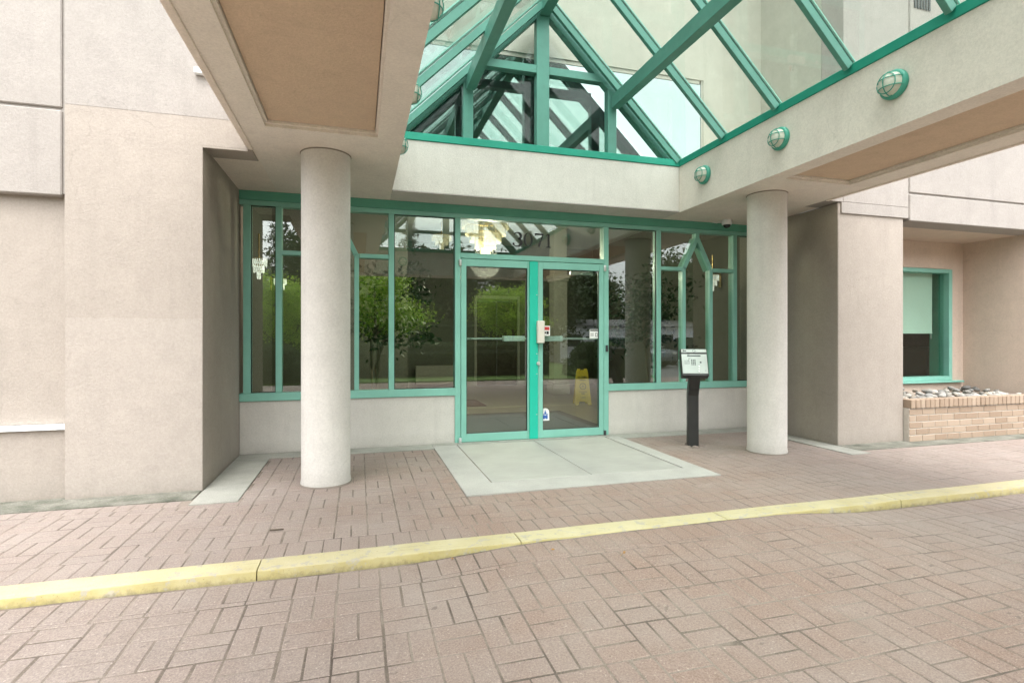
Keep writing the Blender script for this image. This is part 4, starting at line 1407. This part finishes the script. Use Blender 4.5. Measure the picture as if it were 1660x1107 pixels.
def ficus(label, loc, seed, lean):
    t = thing('ficus_plant', label, 'plant', loc, group='potted ficus trees in the lobby')
    mk('pot', 'terracotta', t, lambda bm: lathe(bm, [(.14, 0), (.19, .30), (.205, .30), (.205, .34), (.185, .34), (.17, .30)], 24), smooth=True)
    bm = bmesh.new()
    tips = []
    for k in range(3):
        a = k * 2.1 + seed
        pts = [(.03 * math.cos(a), .03 * math.sin(a), .3), (.05 * math.cos(a + 1), .05 * math.sin(a + 1), .8), (.12 * math.cos(a) + lean * .1, .12 * math.sin(a), 1.35), (.25 * math.cos(a) + lean * .25, .2 * math.sin(a), 1.9)]
        tube(bm, pts, [.022, .019, .014, .006], 7)
        for i in range(12):
            tt = rnd.uniform(.5, 1.0)
            j = min(2, int(tt * 3)); p = Vector(pts[j]).lerp(Vector(pts[j + 1]), tt * 3 - j)
            b = rnd.uniform(0, 6.3); L = rnd.uniform(.25, .6)
            e = p + Vector((math.cos(b) * L + lean * .2, math.sin(b) * L * .7, rnd.uniform(-.1, .35)))
            m = (p + e) / 2 + Vector((0, 0, .05))
            tube(bm, [p, m, e], [.006, .004, .002], 5)
            tips += [m, e, e + Vector((.05, 0, -.08))]
    obj('stem', to_mesh(bm, 'stem', 'ficus_bark', smooth=True), t)
    obj('foliage', leaf_mesh('foliage', crown_pts(tips, 1500, .09, 1.0), .085, 'leaf_ficus', aspect=2.3, droop=.5), t)
ficus('potted ficus inside the window right of the left column', (.20, 7.2, 0), .4, .5)
ficus('potted ficus inside the window right of the doors', (4.22, 7.15, 0), 1.7, -.35)

# ------------------------------------------------------------------ street behind the viewer (seen in the reflections)
def car(name, label, loc, rz, mat):
    t = thing(name, label, 'car', loc, rz, group='cars parked across the driveway')
    body = [(-2.15, .30), (2.1, .30), (2.2, .45), (2.18, .68), (2.0, .76), (1.15, .86), (.55, 1.30), (.30, 1.36), (-.95, 1.38), (-1.25, 1.33), (-1.85, .92), (-2.2, .86), (-2.25, .55)]
    def f(bm):
        prof = body
        rings = []
        for yy, k in ((-.84, .0), (-.80, .0), (.80, .0), (.84, .0)):
            tuck = .10
            rings.append([bm.verts.new((x * (.985 if abs(yy) > .82 else 1), yy - (1 if yy > 0 else -1) * (max(0, z - .86) * .35), z)) for x, z in prof])
        for a, b in zip(rings, rings[1:]):
            for i in range(len(prof)):
                j = (i + 1) % len(prof)
                bm.faces.new((a[i], a[j], b[j], b[i]))
        bm.faces.new(rings[0]); bm.faces.new(rings[-1])
    mk('body', mat, t, f, .05, smooth=True, seg=2)
    for s in (-1, 1):
        for poly in ([(1.02, .89), (.50, 1.27), (-.18, 1.30), (-.18, .89)], [(-.26, .89), (-.26, 1.30), (-.98, 1.30), (-1.55, .93)]):
            bm = bmesh.new()
            vs = [bm.verts.new((x, s * (.846 - max(0, z - .86) * .35), z)) for x, z in poly]
            vs2 = [bm.verts.new((x, s * (.830 - max(0, z - .86) * .35), z)) for x, z in poly]
            bm.faces.new(vs); bm.faces.new(vs2[::-1])
            for i in range(4):
                bm.faces.new((vs[i], vs[(i + 1) % 4], vs2[(i + 1) % 4], vs2[i]))
            obj('side_window', to_mesh(bm, 'side_window', 'car_glass'), t)
        for x in (1.35, -1.35):
            wh = mk('wheel', 'tyre', t, lambda bm: lathe(bm, [(.20, -.10), (.31, -.10), (.325, -.07), (.325, .07), (.31, .10), (.20, .10)], 24, 'Y'), smooth=True)
            wh.location = (x, s * .78, .325)
            mk('rim', 'aluminium', wh, lambda bm: [lathe(bm, [(.06, s * .085), (.06, s * .108)], 12, 'Y'), [obox(bm, (.05 * math.cos(a), s * .098, .05 * math.sin(a)), (.205 * math.cos(a), s * .098, .205 * math.sin(a)), (-math.sin(a), 0, math.cos(a)), (0, 1, 0), .022, .008) for a in np.linspace(0, 2 * math.pi, 6)[:-1]]])
        boxes('headlight', 'lamp_glass', t, [(2.08, 2.19, s * .62 - .14, s * .62 + .14, .58, .70)], .02)
        boxes('tail_light', 'print_red', t, [(-2.235, -2.15, s * .66 - .12, s * .66 + .12, .66, .82)], .02)
    mk('windscreen', 'car_glass', t, lambda bm: obox(bm, (1.10, 0, .92), (.60, 0, 1.285), (0, 1, 0), (.62, 0, .78), .66, .012))
    return t
car('parked_car', 'white parked car reflected in the leftmost window pane', (-6.6, -6.6, -.11), RAD(10), 'car_white')
car('parked_car', 'silver grey parked car reflected beside the intercom', (12.6, -11.0, -.11), RAD(75), 'car_grey')
car('parked_car', 'dark blue parked car reflected behind the intercom', (16.0, -10.0, -.11), RAD(80), 'car_dark')
hs_ = thing('outbuilding', 'low white outbuilding across the street, reflected in the right window', 'building', (15.5, -17, -.1))
boxes('wall', 'house_white', hs_, [(-5, 4, -2, 2, 0, 2.0)], .01)
prismo = mk('roof', 'roof_grey', hs_, lambda bm: prism(bm, [(-2.3, 2.0), (2.3, 2.0), (0, 2.45)], 'X', -5.2, 4.2))
for x in (-4.2, -2.6, -.6, 1.6):
    wv = boxes('window', 'print_white', hs_, [(x - .45, x + .45, 2.001, 2.04, .8, 1.6)])
    boxes('pane', 'car_glass', wv, [(x - .38, x + .38, 2.0405, 2.046, .87, 1.53)])

# ------------------------------------------------------------------ litter on the paving
def twig(label, pts, r):
    t = mk('twig', 'trunk_bark', None, lambda bm: tube(bm, pts, [r * (1 - .6 * i / len(pts)) for i in range(len(pts))], 6))
    tag(t, label, 'twig', 'twigs and dry leaves on the paving')
twig('short dark twig on the sidewalk pavers left of the kerb joint', [(-.535, 3.62, .006), (-.49, 3.60, .012), (-.455, 3.615, .007)], .006)
twig('thin twig on the driveway pavers, right foreground', [(2.44, 2.47, -.030), (2.52, 2.43, -.024), (2.585, 2.38, -.032)], .004)
dry = NT('dry_leaf'); dry.principled((.30, .17, .06), .9)
for x, y, lab in ((.51, 2.96, 'dry brown leaf against the yellow kerb'), (1.42, 2.70, 'dry straw blades on the driveway near the kerb'), (1.05, 2.86, 'dark leaf speck on the soldier course by the kerb')):
    me = leaf_mesh('dry_leaf', [(x, y, zroad(x, y) + .008)] * 2, .03, 'dry_leaf', up=.9)
    tag(obj('dry_leaf', me), lab, 'leaf', 'twigs and dry leaves on the paving')
